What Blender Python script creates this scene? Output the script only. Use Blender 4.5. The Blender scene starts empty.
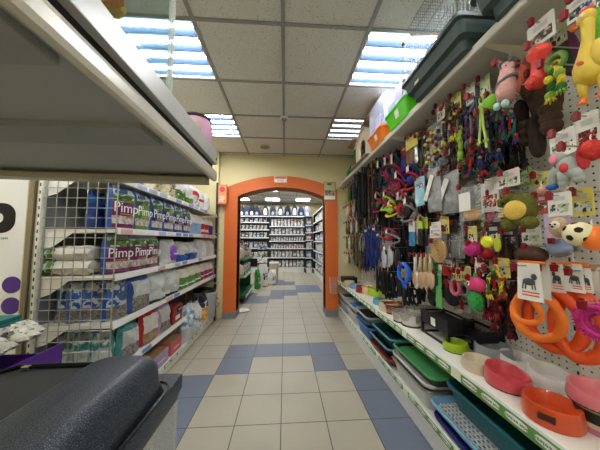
import bpy, bmesh, math, random
from mathutils import Vector, Matrix, Euler, noise
R = random.Random(7)
PI = math.pi
sc = bpy.context.scene
C = bpy.data.collections.new('shop'); sc.collection.children.link(C)

# ------------------------------------------------------------------ camera
F = 235.0; H = 1.25; VX = 285.0; VY = 241.0
psi = math.atan((300-VX)/F); th = math.atan((VY-225)/math.hypot(F, 300-VX))
fw = Vector((math.sin(psi)*math.cos(th), math.cos(psi)*math.cos(th), math.sin(th)))
rt = Vector((math.cos(psi), -math.sin(psi), 0)); up = rt.cross(fw)
cd = bpy.data.cameras.new('camera'); cam = bpy.data.objects.new('camera', cd); sc.collection.objects.link(cam)
cam.matrix_world = Matrix(((rt.x, up.x, -fw.x, 0), (rt.y, up.y, -fw.y, 0), (rt.z, up.z, -fw.z, H), (0, 0, 0, 1)))
cd.sensor_width = 36; cd.lens = F*36/600; cd.clip_start = .02
sc.camera = cam

def at(px, py, axis, v):
    """the point of the plane axis = v that is seen at this place of the photograph"""
    d = fw + rt*((px-300)/F) + up*((225-py)/F)
    i = 'XYZ'.index(axis); o = Vector((0, 0, H)); t = (v-o[i])/d[i]
    return o + d*t

# ------------------------------------------------------------------ materials
def lin(c):
    return tuple((x/255/12.92 if x/255 <= .04045 else ((x/255+.055)/1.055)**2.4) for x in c) + (1,)
MC = {}
def M(name, rgb, rough=.5, metal=0, mott=.12, scale=14, bump=0, bscale=60, spec=.5, trans=0, alpha=1, coat=0, ior=1.45, emit=0):
    if name in MC: return MC[name]
    m = bpy.data.materials.new(name); m.use_nodes = True; nt = m.node_tree; b = nt.nodes['Principled BSDF']
    N = nt.nodes.new; L = nt.links.new
    tc = N('ShaderNodeTexCoord'); nz = N('ShaderNodeTexNoise'); nz.inputs['Scale'].default_value = scale; nz.inputs['Detail'].default_value = 4
    L(tc.outputs['Object'], nz.inputs['Vector'])
    mx = N('ShaderNodeMix'); mx.data_type = 'RGBA'; c = lin(rgb)
    mx.inputs[6].default_value = tuple(x*(1-mott) for x in c[:3])+(1,); mx.inputs[7].default_value = tuple(min(1, x*(1+mott)) for x in c[:3])+(1,)
    L(nz.outputs['Fac'], mx.inputs[0]); L(mx.outputs[2], b.inputs['Base Color'])
    b.inputs['Roughness'].default_value = rough; b.inputs['Metallic'].default_value = metal
    b.inputs['Specular IOR Level'].default_value = spec; b.inputs['Transmission Weight'].default_value = trans
    b.inputs['Alpha'].default_value = alpha; b.inputs['Coat Weight'].default_value = coat; b.inputs['IOR'].default_value = ior
    if emit:
        b.inputs['Emission Color'].default_value = c; b.inputs['Emission Strength'].default_value = emit
    if bump:
        n2 = N('ShaderNodeTexNoise'); n2.inputs['Scale'].default_value = bscale; n2.inputs['Detail'].default_value = 3
        L(tc.outputs['Object'], n2.inputs['Vector']); bp = N('ShaderNodeBump'); bp.inputs['Strength'].default_value = bump; bp.inputs['Distance'].default_value = .01
        L(n2.outputs['Fac'], bp.inputs['Height']); L(bp.outputs['Normal'], b.inputs['Normal'])
    MC[name] = m
    return m
def speck(name, base, dot, scale=220, lo=.62, rough=.5, bump=.0):
    """base colour with fine flecks of another colour"""
    m = M(name, base, rough, mott=.05); nt = m.node_tree; b = nt.nodes['Principled BSDF']; N = nt.nodes.new; L = nt.links.new
    tc = N('ShaderNodeTexCoord'); nz = N('ShaderNodeTexNoise'); nz.inputs['Scale'].default_value = scale; nz.inputs['Detail'].default_value = 2
    L(tc.outputs['Object'], nz.inputs['Vector']); r = N('ShaderNodeMapRange'); r.inputs[1].default_value = lo; r.inputs[2].default_value = lo+.06
    L(nz.outputs['Fac'], r.inputs[0]); mx = N('ShaderNodeMix'); mx.data_type = 'RGBA'; mx.inputs[6].default_value = lin(base); mx.inputs[7].default_value = lin(dot)
    L(r.outputs[0], mx.inputs[0]); L(mx.outputs[2], b.inputs['Base Color'])
    return m
def printed(name, cols, scale=30, rough=.35, stretch=(1, 1, 1), coat=.2, seed=0):
    """a printed surface: angular patches of the given inks"""
    if name in MC: return MC[name]
    m = M(name, cols[0], rough, coat=coat, bump=.25, bscale=35); nt = m.node_tree; b = nt.nodes['Principled BSDF']; N = nt.nodes.new; L = nt.links.new
    tc = N('ShaderNodeTexCoord'); mp = N('ShaderNodeMapping'); mp.inputs['Scale'].default_value = stretch; mp.inputs['Location'].default_value = (seed*.37, seed*.61, seed*.83)
    L(tc.outputs['Object'], mp.inputs['Vector']); v = N('ShaderNodeTexVoronoi'); v.distance = 'CHEBYCHEV'; v.inputs['Scale'].default_value = scale
    wn = N('ShaderNodeTexNoise'); wn.inputs['Scale'].default_value = scale*.7; L(mp.outputs[0], wn.inputs['Vector']); va = N('ShaderNodeVectorMath'); va.operation = 'MULTIPLY_ADD'; L(wn.outputs['Color'], va.inputs[0]); va.inputs[1].default_value = (1.6/scale,)*3; L(mp.outputs[0], va.inputs[2]); L(va.outputs[0], v.inputs['Vector']); sx = N('ShaderNodeSeparateColor'); L(v.outputs['Color'], sx.inputs[0])
    cr = N('ShaderNodeValToRGB'); cr.color_ramp.interpolation = 'CONSTANT'; e = cr.color_ramp.elements
    e[0].color = lin(cols[0]); e[0].position = 0; e[1].position = 1/len(cols); e[1].color = lin(cols[1])
    for i, c in enumerate(cols[2:]):
        x = e.new((i+2)/len(cols)); x.color = lin(c)
    L(sx.outputs[0], cr.inputs[0]); L(cr.outputs[0], b.inputs['Base Color'])
    return m
def holed(name, base, hole, px=.05, py=.025, r=.0035, axes='YZ', rough=.5):
    """painted steel with a regular grid of punched holes"""
    m = M(name, base, rough, mott=.03); nt = m.node_tree; b = nt.nodes['Principled BSDF']; N = nt.nodes.new; L = nt.links.new
    g = N('ShaderNodeTexCoord'); s = N('ShaderNodeSeparateXYZ'); L(g.outputs['Object'], s.inputs[0])
    def mth(op, a, bb=None):
        n = N('ShaderNodeMath'); n.operation = op
        for i, q in enumerate((a, bb)):
            if q is None: continue
            if isinstance(q, (int, float)): n.inputs[i].default_value = q
            else: L(q, n.inputs[i])
        return n.outputs[0]
    ds = []
    for a, p in zip(axes, (px, py)):
        f = mth('FRACT', mth('DIVIDE', mth('ADD', s.outputs['XYZ'.index(a)], 10.0), p)); ds.append(mth('MULTIPLY', mth('SUBTRACT', f, .5), p))
    d = mth('SQRT', mth('ADD', mth('MULTIPLY', ds[0], ds[0]), mth('MULTIPLY', ds[1], ds[1])))
    k = mth('LESS_THAN', d, r); mx = N('ShaderNodeMix'); mx.data_type = 'RGBA'; mx.inputs[6].default_value = lin(base); mx.inputs[7].default_value = lin(hole)
    L(k, mx.inputs[0]); L(mx.outputs[2], b.inputs['Base Color'])
    return m
def floor_tile(name, base, dark):
    m = M(name, base, .5, mott=.06, scale=3, spec=.35); nt = m.node_tree; b = nt.nodes['Principled BSDF']; N = nt.nodes.new; L = nt.links.new
    g = N('ShaderNodeTexCoord'); s = N('ShaderNodeSeparateXYZ'); L(g.outputs['Object'], s.inputs[0])
    outs = []
    for i, off in ((0, .022), (1, -.131)):
        a = N('ShaderNodeMath'); a.operation = 'ADD'; a.inputs[1].default_value = off+TL*50; L(s.outputs[i], a.inputs[0])
        d = N('ShaderNodeMath'); d.operation = 'DIVIDE'; d.inputs[1].default_value = TL; L(a.outputs[0], d.inputs[0])
        f = N('ShaderNodeMath'); f.operation = 'FRACT'; L(d.outputs[0], f.inputs[0])
        p = N('ShaderNodeMath'); p.operation = 'PINGPONG'; p.inputs[1].default_value = .5; L(f.outputs[0], p.inputs[0]); outs.append(p.outputs[0])
    mn = N('ShaderNodeMath'); mn.operation = 'MINIMUM'; L(outs[0], mn.inputs[0]); L(outs[1], mn.inputs[1])
    lt = N('ShaderNodeMapRange'); lt.inputs[1].default_value = .006; lt.inputs[2].default_value = .013; L(mn.outputs[0], lt.inputs[0])
    nz = N('ShaderNodeTexNoise'); nz.inputs['Scale'].default_value = 260; nz.inputs['Detail'].default_value = 2; L(g.outputs['Object'], nz.inputs['Vector'])
    n2 = N('ShaderNodeTexNoise'); n2.inputs['Scale'].default_value = 2.1; n2.inputs['Detail'].default_value = 6; L(g.outputs['Object'], n2.inputs['Vector'])
    r1 = N('ShaderNodeMapRange'); r1.inputs[1].default_value = .3; r1.inputs[2].default_value = .7; r1.inputs[3].default_value = .88; r1.inputs[4].default_value = 1.06; L(nz.outputs[0], r1.inputs[0])
    r2 = N('ShaderNodeMapRange'); r2.inputs[1].default_value = .3; r2.inputs[2].default_value = .7; r2.inputs[3].default_value = .93; r2.inputs[4].default_value = 1.05; L(n2.outputs[0], r2.inputs[0])
    mm = N('ShaderNodeMath'); mm.operation = 'MULTIPLY'; L(r1.outputs[0], mm.inputs[0]); L(r2.outputs[0], mm.inputs[1])
    v = N('ShaderNodeMix'); v.data_type = 'RGBA'; v.blend_type = 'MULTIPLY'; v.inputs[0].default_value = 1; v.inputs[6].default_value = lin(base); L(mm.outputs[0], v.inputs[7])
    mx = N('ShaderNodeMix'); mx.data_type = 'RGBA'; mx.inputs[6].default_value = lin(dark); L(v.outputs[2], mx.inputs[7])
    L(lt.outputs[0], mx.inputs[0]); L(mx.outputs[2], b.inputs['Base Color'])
    return m

# ------------------------------------------------------------------ mesh builder
class MB:
    def __init__(s): s.v = []; s.f = []; s.m = []; s.mats = []; s.cur = 0
    def mat(s, m):
        if m not in s.mats: s.mats.append(m)
        s.cur = s.mats.index(m); return s
    def add(s, vs, fs):
        o = len(s.v); s.v += [tuple(p) for p in vs]; s.f += [tuple(i+o for i in f) for f in fs]; s.m += [s.cur]*len(fs); return s
    def box(s, x0, x1, y0, y1, z0, z1):
        v = [(x, y, z) for z in (z0, z1) for y in (y0, y1) for x in (x0, x1)]
        return s.add(v, [(0, 2, 3, 1), (4, 5, 7, 6), (0, 1, 5, 4), (2, 6, 7, 3), (0, 4, 6, 2), (1, 3, 7, 5)])
    def obox(s, c, size, rot=(0, 0, 0)):
        e = Euler(rot).to_matrix(); c = Vector(c); a, b, d = [q/2 for q in size]
        v = [c+e@Vector((x*a, y*b, z*d)) for z in (-1, 1) for y in (-1, 1) for x in (-1, 1)]
        return s.add(v, [(0, 2, 3, 1), (4, 5, 7, 6), (0, 1, 5, 4), (2, 6, 7, 3), (0, 4, 6, 2), (1, 3, 7, 5)])
    def tube(s, path, r, n=8, closed=False):
        P_ = [Vector(p) for p in path]; k = len(P_); rr = r if isinstance(r, (list, tuple)) else [r]*k; vs = []; fs = []; pn = None
        for i, p in enumerate(P_):
            a = P_[(i-1) % k] if (closed or i) else p; b = P_[(i+1) % k] if (closed or i < k-1) else p
            t = (b-a).normalized() if (b-a).length > 1e-9 else Vector((0, 0, 1))
            if pn is None: pn = t.orthogonal().normalized()
            pn = (pn-t*pn.dot(t)); pn = pn.normalized() if pn.length > 1e-6 else t.orthogonal().normalized()
            q = t.cross(pn)
            for j in range(n):
                w = 2*PI*j/n; vs.append(p+(pn*math.cos(w)+q*math.sin(w))*rr[i])
        for i in range(k if closed else k-1):
            for j in range(n):
                a = i*n+j; b = i*n+(j+1) % n; c = ((i+1) % k)*n+(j+1) % n; d = ((i+1) % k)*n+j; fs.append((a, b, c, d))
        if not closed: fs += [tuple(range(n))[::-1], tuple((k-1)*n+j for j in range(n))]
        return s.add(vs, fs)
    def lathe(s, prof, c=(0, 0, 0), n=24, sx=1, sy=1, fn=None):
        """prof = [(r, z)...]; closes at r = 0"""
        c = Vector(c); vs = []; fs = []
        for r, z in prof:
            for j in range(n):
                w = 2*PI*j/n; p = Vector((r*math.cos(w)*sx, r*math.sin(w)*sy, z))
                if fn: p = fn(p, w)
                vs.append(c+p)
        for i in range(len(prof)-1):
            for j in range(n): fs.append((i*n+j, i*n+(j+1) % n, (i+1)*n+(j+1) % n, (i+1)*n+j))
        return s.add(vs, fs)
    def ball(s, c, r, n=14, rot=None, nz_=0, seed=0):
        c = Vector(c); r = Vector(r) if isinstance(r, (tuple, list)) else Vector((r, r, r)); e = Euler(rot).to_matrix() if rot else Matrix.Identity(3)
        vs = []; fs = []; h = max(4, n//2)
        for i in range(h+1):
            a = PI*i/h
            for j in range(n):
                w = 2*PI*j/n; d = Vector((math.sin(a)*math.cos(w), math.sin(a)*math.sin(w), math.cos(a)))
                k = 1+nz_*noise.noise(d*2.3+Vector((seed, seed*2, 0))) if nz_ else 1
                vs.append(c+e@Vector((d.x*r.x*k, d.y*r.y*k, d.z*r.z*k)))
        for i in range(h):
            for j in range(n): fs.append((i*n+j, (i+1)*n+j, (i+1)*n+(j+1) % n, i*n+(j+1) % n))
        return s.add(vs, fs)
    def prism(s, pts, t0, t1, axis='X'):
        """polygon pts in the other two axes, extruded along axis from t0 to t1"""
        n = len(pts); i = 'XYZ'.index(axis)
        def mk(a, b, t):
            q = [a, b]; q.insert(i, t); return tuple(q)
        vs = [mk(a, b, t0) for a, b in pts]+[mk(a, b, t1) for a, b in pts]
        fs = [tuple(range(n))[::-1], tuple(range(n, 2*n))]+[(k, (k+1) % n, n+(k+1) % n, n+k) for k in range(n)]
        return s.add(vs, fs)
    def build(s, name, mat=None, parent=None, smooth=False, bevel=0, loc=None, rot=None, seg=2):
        me = bpy.data.meshes.new(name); me.from_pydata(s.v, [], s.f)
        if s.mats:
            for m in s.mats: me.materials.append(m)
            me.polygons.foreach_set('material_index', s.m)
        elif mat: me.materials.append(mat)
        bm = bmesh.new(); bm.from_mesh(me); bmesh.ops.remove_doubles(bm, verts=bm.verts, dist=1e-6); bmesh.ops.recalc_face_normals(bm, faces=bm.faces)
        if bevel: bmesh.ops.bevel(bm, geom=[e for e in bm.edges if len(e.link_faces) == 2 and e.calc_face_angle(0) > .5], offset=bevel, segments=seg, affect='EDGES', profile=.6)
        bm.to_mesh(me); bm.free()
        if smooth:
            me.polygons.foreach_set('use_smooth', [True]*len(me.polygons))
            if smooth != 'all': me.set_sharp_from_angle(angle=math.radians(42))
        o = bpy.data.objects.new(name, me); C.objects.link(o)
        if parent: o.parent = parent
        if loc is not None: o.location = loc
        if rot is not None: o.rotation_euler = rot
        return o
USED = {}
def tag(o, label, cat, group=None):
    o['label'] = label; o['category'] = cat
    if group: o['group'] = group
    return o
def struct(o): o['kind'] = 'structure'; return o
def thing(name, label, cat, loc=(0, 0, 0), rz=0, group=None, rot=None):
    o = bpy.data.objects.new(name, None); C.objects.link(o); o.location = loc; o.rotation_euler = rot if rot else (0, 0, rz); o.empty_display_size = .02
    return tag(o, label, cat, group)
def dup(o, loc=None, rot=None, label=None, group=None, parent=None, scale=None):
    c = o.copy(); C.objects.link(c)
    if parent: c.parent = parent
    if loc is not None: c.location = loc
    if rot is not None: c.rotation_euler = rot
    if scale is not None: c.scale = scale
    if label: c['label'] = label
    if group: c['group'] = group
    for ch in list(o.children):
        dup(ch, parent=c)
    return c
TX = {}
def text(s_, size, mat, parent, loc, rot, name='lettering', ext=.0006):
    k = (s_, size, mat.name)
    if k not in TX:
        cu = bpy.data.curves.new('t', 'FONT'); cu.body = s_; cu.size = size; cu.align_x = 'CENTER'; cu.align_y = 'CENTER'; cu.extrude = ext; cu.resolution_u = 2
        ob = bpy.data.objects.new('t', cu); C.objects.link(ob); bpy.context.view_layer.update()
        me = bpy.data.meshes.new_from_object(ob.evaluated_get(bpy.context.evaluated_depsgraph_get())); me.materials.clear(); me.materials.append(mat)
        bpy.data.objects.remove(ob); TX[k] = me
    o = bpy.data.objects.new(name, TX[k]); C.objects.link(o); o.parent = parent; o.location = loc; o.rotation_euler = rot
    return o
FX = (PI/2, 0, PI/2)      # text read from +X side
FXM = (PI/2, 0, -PI/2)    # text read from -X side
FY = (PI/2, 0, 0)         # text read from -Y side

# common materials
white_steel = M('white_painted_steel', (232, 228, 216), .35, mott=.04)
grey_steel = M('grey_painted_steel', (142, 144, 146), .5, mott=.04)
wall_paint = M('cream_wall_paint', (216, 206, 160), .8, mott=.03, scale=3, bump=.15, bscale=90)
orange_paint = M('orange_arch_paint', (212, 104, 38), .5, mott=.06, scale=5)
plinth_grey = M('grey_plinth_tile', (120, 124, 132), .5)
black = M('black_plastic', (20, 20, 22), .35)
blackm = M('black_nylon', (17, 17, 19), .75)
darkgap = M('dark_steel', (30, 31, 36), .5)
chrome = M('polished_steel', (205, 205, 205), .16, 1, mott=.02)
wire = M('zinc_wire', (178, 178, 172), .35, .8, mott=.02)
white = M('white_plastic', (236, 236, 232), .35, mott=.02)
paper = M('white_paper', (238, 236, 228), .6, mott=.03)
redp = M('red_hook_plastic', (128, 16, 26), .35)
ink = M('black_ink', (16, 15, 16), .6)
greenp = M('green_price_strip', (98, 152, 66), .4, mott=.05)
bluep = M('blue_price_strip', (120, 145, 205), .4)
clear = M('clear_film', (225, 228, 226), .15, alpha=.22, mott=.02, bump=.6, bscale=30, coat=.6)
glass = M('clear_glass', (225, 238, 236), .04, trans=1, mott=0, ior=1.2)

# ------------------------------------------------------------------ room
TL = .315
cream = floor_tile('cream_floor_tile', (172, 165, 146), (78, 72, 62))
blue = floor_tile('blue_floor_tile', (110, 118, 132), (74, 74, 78))
def cell(x, y): return (math.floor((x+.022)/TL), math.floor((y-.131)/TL))
bl = set()
for x in (-.5, -.18, .14, .45): bl.add(cell(x, 2.8))
for x in (-.5, .45): bl.add(cell(x, 2.5))
for y in (2.17, 1.86, 1.55, 1.2):
    for x in (-.8, .77): bl.add(cell(x, y))
for x in (-.5, -.18, .14, .45): bl.add(cell(x, .9))
far_blue = [(240, 294, 258, 297.5), (240, 297.5, 270, 303.5), (271, 291, 286, 299), (286, 291, 298.5, 296), (298.5, 284.2, 323, 293), (274.5, 279.2, 286, 285), (286, 282, 296.5, 285.3)]
for i in range(-16, 16):
    for j in range(12, 34):
        cx = (i+.5)*TL-.022; cy = (j+.5)*TL+.131
        d = Vector((cx, cy, 0))-Vector((0, 0, H)); k = d.dot(fw); px = 300+F*d.dot(rt)/k; py = 225-F*d.dot(up)/k
        for a, b, c_, d_ in far_blue:
            if a <= px <= c_ and b <= py <= d_: bl.add((i, j))
f = MB(); f.mat(cream); f.mat(blue)
for i in range(-16, 16):
    for j in range(-9, 33):
        f.cur = 1 if (i, j) in bl else 0
        x = i*TL-.022; y = j*TL+.131
        f.add([(x, y, 0), (x+TL, y, 0), (x+TL, y+TL, 0), (x, y+TL, 0)], [(0, 1, 2, 3)])
struct(f.build('floor'))
ctile = M('ceiling_tile', (200, 199, 190), .9, mott=.03, bump=.35, bscale=120)
_nt = ctile.node_tree
def _pits():
    N = _nt.nodes.new; L = _nt.links.new; b = _nt.nodes['Principled BSDF']
    tc = N('ShaderNodeTexCoord'); nz = N('ShaderNodeTexNoise'); nz.inputs['Scale'].default_value = 95; nz.inputs['Detail'].default_value = 1; L(tc.outputs['Object'], nz.inputs['Vector'])
    r = N('ShaderNodeMapRange'); r.inputs[1].default_value = .3; r.inputs[2].default_value = .37; L(nz.outputs[0], r.inputs[0])
    mx = N('ShaderNodeMix'); mx.data_type = 'RGBA'; mx.inputs[6].default_value = lin((172, 170, 160)); mx.inputs[7].default_value = lin((216, 215, 208)); L(r.outputs[0], mx.inputs[0]); L(mx.outputs[2], b.inputs['Base Color'])
_pits()
cbar = M('ceiling_grid_bar', (150, 150, 145), .5)
CZ = 2.73
fixt = []   # lamp cells (x0, y0, z, lit)
def ceiling(name, x0, x1, y0, y1, z, gx, gy, lamps):
    m = MB(); m.mat(ctile); i0 = math.floor((x0-gx)/.6); j0 = math.floor((y0-gy)/.6)
    for i in range(i0, math.ceil((x1-gx)/.6)):
        for j in range(j0, math.ceil((y1-gy)/.6)):
            a, c_ = max(x0, gx+i*.6), min(x1, gx+i*.6+.6); e, g = max(y0, gy+j*.6), min(y1, gy+j*.6+.6)
            if any(a < lx < c_ and e < ly < g for lx, ly in lamps): continue
            m.box(a, c_, e, g, z, z+.03)
    m.mat(cbar)
    k = math.ceil((x0-gx)/.6)
    while gx+k*.6 < x1:
        x = gx+k*.6; m.box(x-.013, x+.013, y0, y1, z-.009, z+.001); k += 1
    k = math.ceil((y0-gy)/.6)
    while gy+k*.6 < y1:
        y = gy+k*.6; m.box(x0, x1, y-.012, y+.012, z-.0085, z+.001); k += 1
    return struct(m.build(name))
L_NEAR = [(-.92, 1.81), (.88, 1.81), (-.92, 3.01), (.88, 3.01), (-.92, .61), (.88, .61), (-.92, -.59), (.88, -.59), (-2.12, .61), (.28, -1.79), (-.92, -1.79)]
L_FAR = [(-.5, 7.4, 'left of centre, second row from back'), (.7, 7.4, 'right of centre, second row from back'), (-1.7, 9.2, 'at the far left over the back shelves'), (-.5, 9.2, 'over the middle of the back shelves'), (.7, 9.2, 'at the far right over the back shelves'), (-.5, 5.6, 'just past the arch'), (-1.7, 6.2, 'over the green counter'), (-1.7, 8.0, 'left of the far aisle')]
ceiling('ceiling', -3.1, 1.9, -2.6, 4.0, CZ, -.02, 1.51, L_NEAR)
ceiling('ceiling.001', -3.6, 2.4, 4.2, 10.4, 2.88, -.2, 4.1, [q[:2] for q in L_FAR])
def wall(name, *b): m = MB(); m.box(*b); return struct(m.build(name, wall_paint))
WY = 4.0
def arch_pts(x0, x1, zs, zt, n=24):
    w = (x1-x0)/2; s_ = zt-zs; rr = (w*w+s_*s_)/(2*s_); cx = (x0+x1)/2; cz = zt-rr; a = math.asin(w/rr)
    return [(cx+rr*math.sin(-a+2*a*i/n), cz+rr*math.cos(-a+2*a*i/n)) for i in range(n+1)]
AX0, AX1 = -.795, .685
ins = arch_pts(AX0, AX1, 2.0, 2.16)
m = MB()   # front wall with the opening: strips above and at both sides
m.box(-3.1, AX0, WY, WY+.2, 0, 2.9); m.box(AX1, 1.9, WY, WY+.2, 0, 2.9)
for (xa, za), (xb, zb) in zip(ins, ins[1:]):
    m.add([(xa, WY, za), (xb, WY, zb), (xb, WY, 2.9), (xa, WY, 2.9), (xa, WY+.2, za), (xb, WY+.2, zb), (xb, WY+.2, 2.9), (xa, WY+.2, 2.9)],
          [(0, 1, 2, 3), (4, 7, 6, 5), (0, 4, 5, 1)])
struct(m.build('wall_front', wall_paint))
outs = arch_pts(-1.005, .895, 2.13, 2.355)
m = MB(); y0, y1 = WY-.05, WY+.25      # orange surround with jambs
pi = [(AX0, .1)]+ins+[(AX1, .1)]; po = [(-1.005, .1)]+outs+[(.895, .1)]
for k in range(len(pi)-1):
    a, b, c_, d_ = pi[k], pi[k+1], po[k+1], po[k]
    q = [(p[0], y, p[1]) for y in (y0, y1) for p in (a, b, c_, d_)]
    m.add(q, [(0, 1, 2, 3), (4, 7, 6, 5), (0, 4, 5, 1), (3, 2, 6, 7)])
struct(m.build('trim_1', orange_paint))
# surround's inner face sits 3 mm inside the opening
for nm, a, b in (('baseboard_left', -1.012, AX0+.006), ('baseboard_right', AX1-.006, .902)):
    m = MB(); m.box(a, b, y0-.008, y1+.008, 0, .1); struct(m.build(nm, plinth_grey, bevel=.003))
wall('wall_right', 1.38, 1.5, -2.6, WY, 0, 2.85)
wall('wall_left', -1.74, -1.60, 1.80, WY, 0, 2.85)
wall('wall_corner', -1.62, -1.10, 3.90, WY, 0, 2.73)
wall('wall_left_front', -3.1, -1.75, 1.80, 1.92, 0, 2.85)
wall('wall_left_side', -3.1, -3.0, -2.6, 1.80, 0, 2.85)
wall('wall_rear', -3.1, 1.5, -2.7, -2.6, 0, 2.85)
wall('wall_far_back', -3.6, 2.4, 10.2, 10.3, 0, 2.95)
wall('wall_far_left', -3.6, -3.5, 4.2, 10.2, 0, 2.95)
wall('wall_far_right', 1.62, 1.75, 4.2, 10.2, 0, 2.95)

# ceiling lamps: recessed troffers with four tubes
tube_m = M('lit_tube', (255, 255, 255), .4, emit=13, mott=0)
tube_off = M('dim_tube', (235, 240, 245), .3, emit=1.0, mott=0)
tube_far = M('lit_far_tube', (255, 255, 255), .4, emit=17, mott=0)
refl = M('troffer_reflector', (52, 70, 94), .35, mott=.02)
louv = M('louver_metal', (150, 155, 160), .3, .8)
_lamp = {}
def lamp(x, y, z, kind, label):
    key = kind
    if key not in _lamp:
        t = thing('ceiling_light', label, 'light', (x, y, z))
        b = MB(); b.box(-.288, .288, -.288, .288, .062, .066)
        for a0, a1, b0, b1 in ((-.288, .288, -.288, -.278), (-.288, .288, .278, .288), (-.288, -.278, -.278, .278), (.278, .288, -.278, .278)): b.box(a0, a1, b0, b1, -.004, .062)
        b.build('housing', white, t)
        r = MB()
        for k in range(4):
            yy = -.21+.14*k
            pts = [(yy-.066, .06), (yy-.066, .012), (yy-.03, .05), (yy+.03, .05), (yy+.066, .012), (yy+.066, .06)]
            r.prism(pts, -.278, .278, 'X')
        r.build('reflector', louv if kind == 'off' else refl, t)
        for k in range(4):
            b = MB(); b.tube([(-.262, -.21+.14*k, .026), (.262, -.21+.14*k, .026)], .013, 10)
            b.build('tube', {'off': tube_off, 'lit': tube_m, 'far': tube_far}[kind], t, smooth=True)
        if kind == 'off':
            b = MB()
            for k in range(9): b.box(-.25+.0625*k-.001, -.25+.0625*k+.001, -.277, .277, -.002, .01)
            b.build('louver', louv, t)
        _lamp[key] = t; return t
    return dup(_lamp[key], loc=(x, y, z), label=label)
lamp(-.92, 1.81, CZ+.0, 'lit', 'lit square ceiling lamp nearest the clear tank on the overhead shelf')
lamp(.88, 1.81, CZ, 'lit', 'lit square ceiling lamp above the big wire bird cage')
lamp(-.92, 3.01, CZ, 'lit', 'lit square ceiling lamp above the litter shelves, second on the left')
lamp(.88, 3.01, CZ, 'off', 'dim louvred square ceiling lamp beside the wooden pet house')
for x, y in L_NEAR[4:]:
    lamp(x, y, CZ, 'lit', 'lit square ceiling lamp behind the photographer', ); 
for k_ in list(C.objects):
    if k_.get('label') == 'lit square ceiling lamp behind the photographer': k_['group'] = 'lamps behind the viewpoint'
for x, y, w in L_FAR:
    lamp(x, y, 2.88, 'far', 'lit ceiling lamp of the far room '+w)
# smoke detector and yellowed round fitting
t = thing('smoke_detector', 'small white round smoke detector on the ceiling midway to the arch', 'smoke detector', (-.018, 2.725, CZ-.006))
b = MB(); b.lathe([(0, 0), (.05, 0), (.052, -.012), (.046, -.02), (0, -.02)]); b.build('base', white, t, smooth=True)
b = MB(); b.lathe([(.03, -.02), (.03, -.03), (.02, -.042), (0, -.044)]); b.build('sensor', grey_steel, t, smooth=True)
t = thing('ceiling_speaker', 'yellowed round ceiling fitting close to the arch wall', 'ceiling fitting', (-.321, 3.646, CZ))
b = MB(); b.lathe([(0, 0), (.075, 0), (.078, -.008), (.066, -.014), (.06, -.008)]); b.build('ring', M('yellowed_plastic', (196, 186, 130), .5), t, smooth=True)
b = MB(); b.lathe([(.06, -.008), (.04, -.012), (0, -.013)]); b.build('grille', M('dim_yellow_grille', (150, 142, 100), .7), t, smooth=True)

# signs by the arch
def sign(nm, label, x0, x1, z0, z1, y, frame, face, parts):
    t = thing(nm, label, 'sign', ((x0+x1)/2, y, (z0+z1)/2)); w = (x1-x0)/2; h = (z1-z0)/2
    b = MB(); b.box(-w, w, 0, .012, -h, h); b.build('board', frame, t, bevel=.002)
    b = MB(); b.box(-w+.014, w-.014, -.002, .001, -h+.014, h-.014); b.build('face', face, t)
    for pn, a0, a1, c0, c1, mm in parts:
        b = MB(); b.box(a0*w, a1*w, -.004, -.001, c0*h, c1*h); b.build(pn, mm, t)
    return t
t = sign('hanging_sign', 'orange notice with a red round mark on the left pillar', -1.10, -.945, 1.845, 2.17, 3.86, orange_paint, M('pale_orange_print', (222, 150, 96), .5), [('text_panel', -.6, .6, -.75, -.15, printed('notice_print', [(235, 200, 170), (205, 120, 90), (240, 225, 205)], 60))])
b = MB(); b.prism([(.045*math.cos(a*PI/12), .08+.045*math.sin(a*PI/12)) for a in range(24)], -.005, -.001, 'Y'); b.build('round_mark', M('red_print', (205, 70, 66), .5), t)
b = MB(); b.box(-.005, .005, .012, .07, .1, .12); b.build('bracket', darkgap, t)
t = sign('door_sign', 'small white and red notice at the crown of the orange arch', -.19, .03, 2.235, 2.352, WY-.062, M('notice_edge', (225, 190, 165), .5), paper, [('header', -.85, .85, .15, .8, M('pink_red_print', (214, 120, 96), .5))])
text('ВХОД', .036, M('grey_ink', (90, 110, 110), .6), t, (0, -.004, -.022), FY)
t = sign('hanging_sign', 'green and white notice with animal picture on the right pillar', .655, .865, 1.935, 2.262, 3.93, orange_paint, M('green_notice_print', (176, 190, 130), .5), [('header', -.4, .3, .65, .85, M('dark_green_ink', (70, 84, 60), .6)), ('picture', -.8, .8, -.45, .1, printed('notice_photo', [(120, 120, 110), (176, 90, 80), (90, 80, 100), (180, 185, 170)], 45)), ('footer', -.85, .85, -.85, -.5, paper)])

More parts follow.
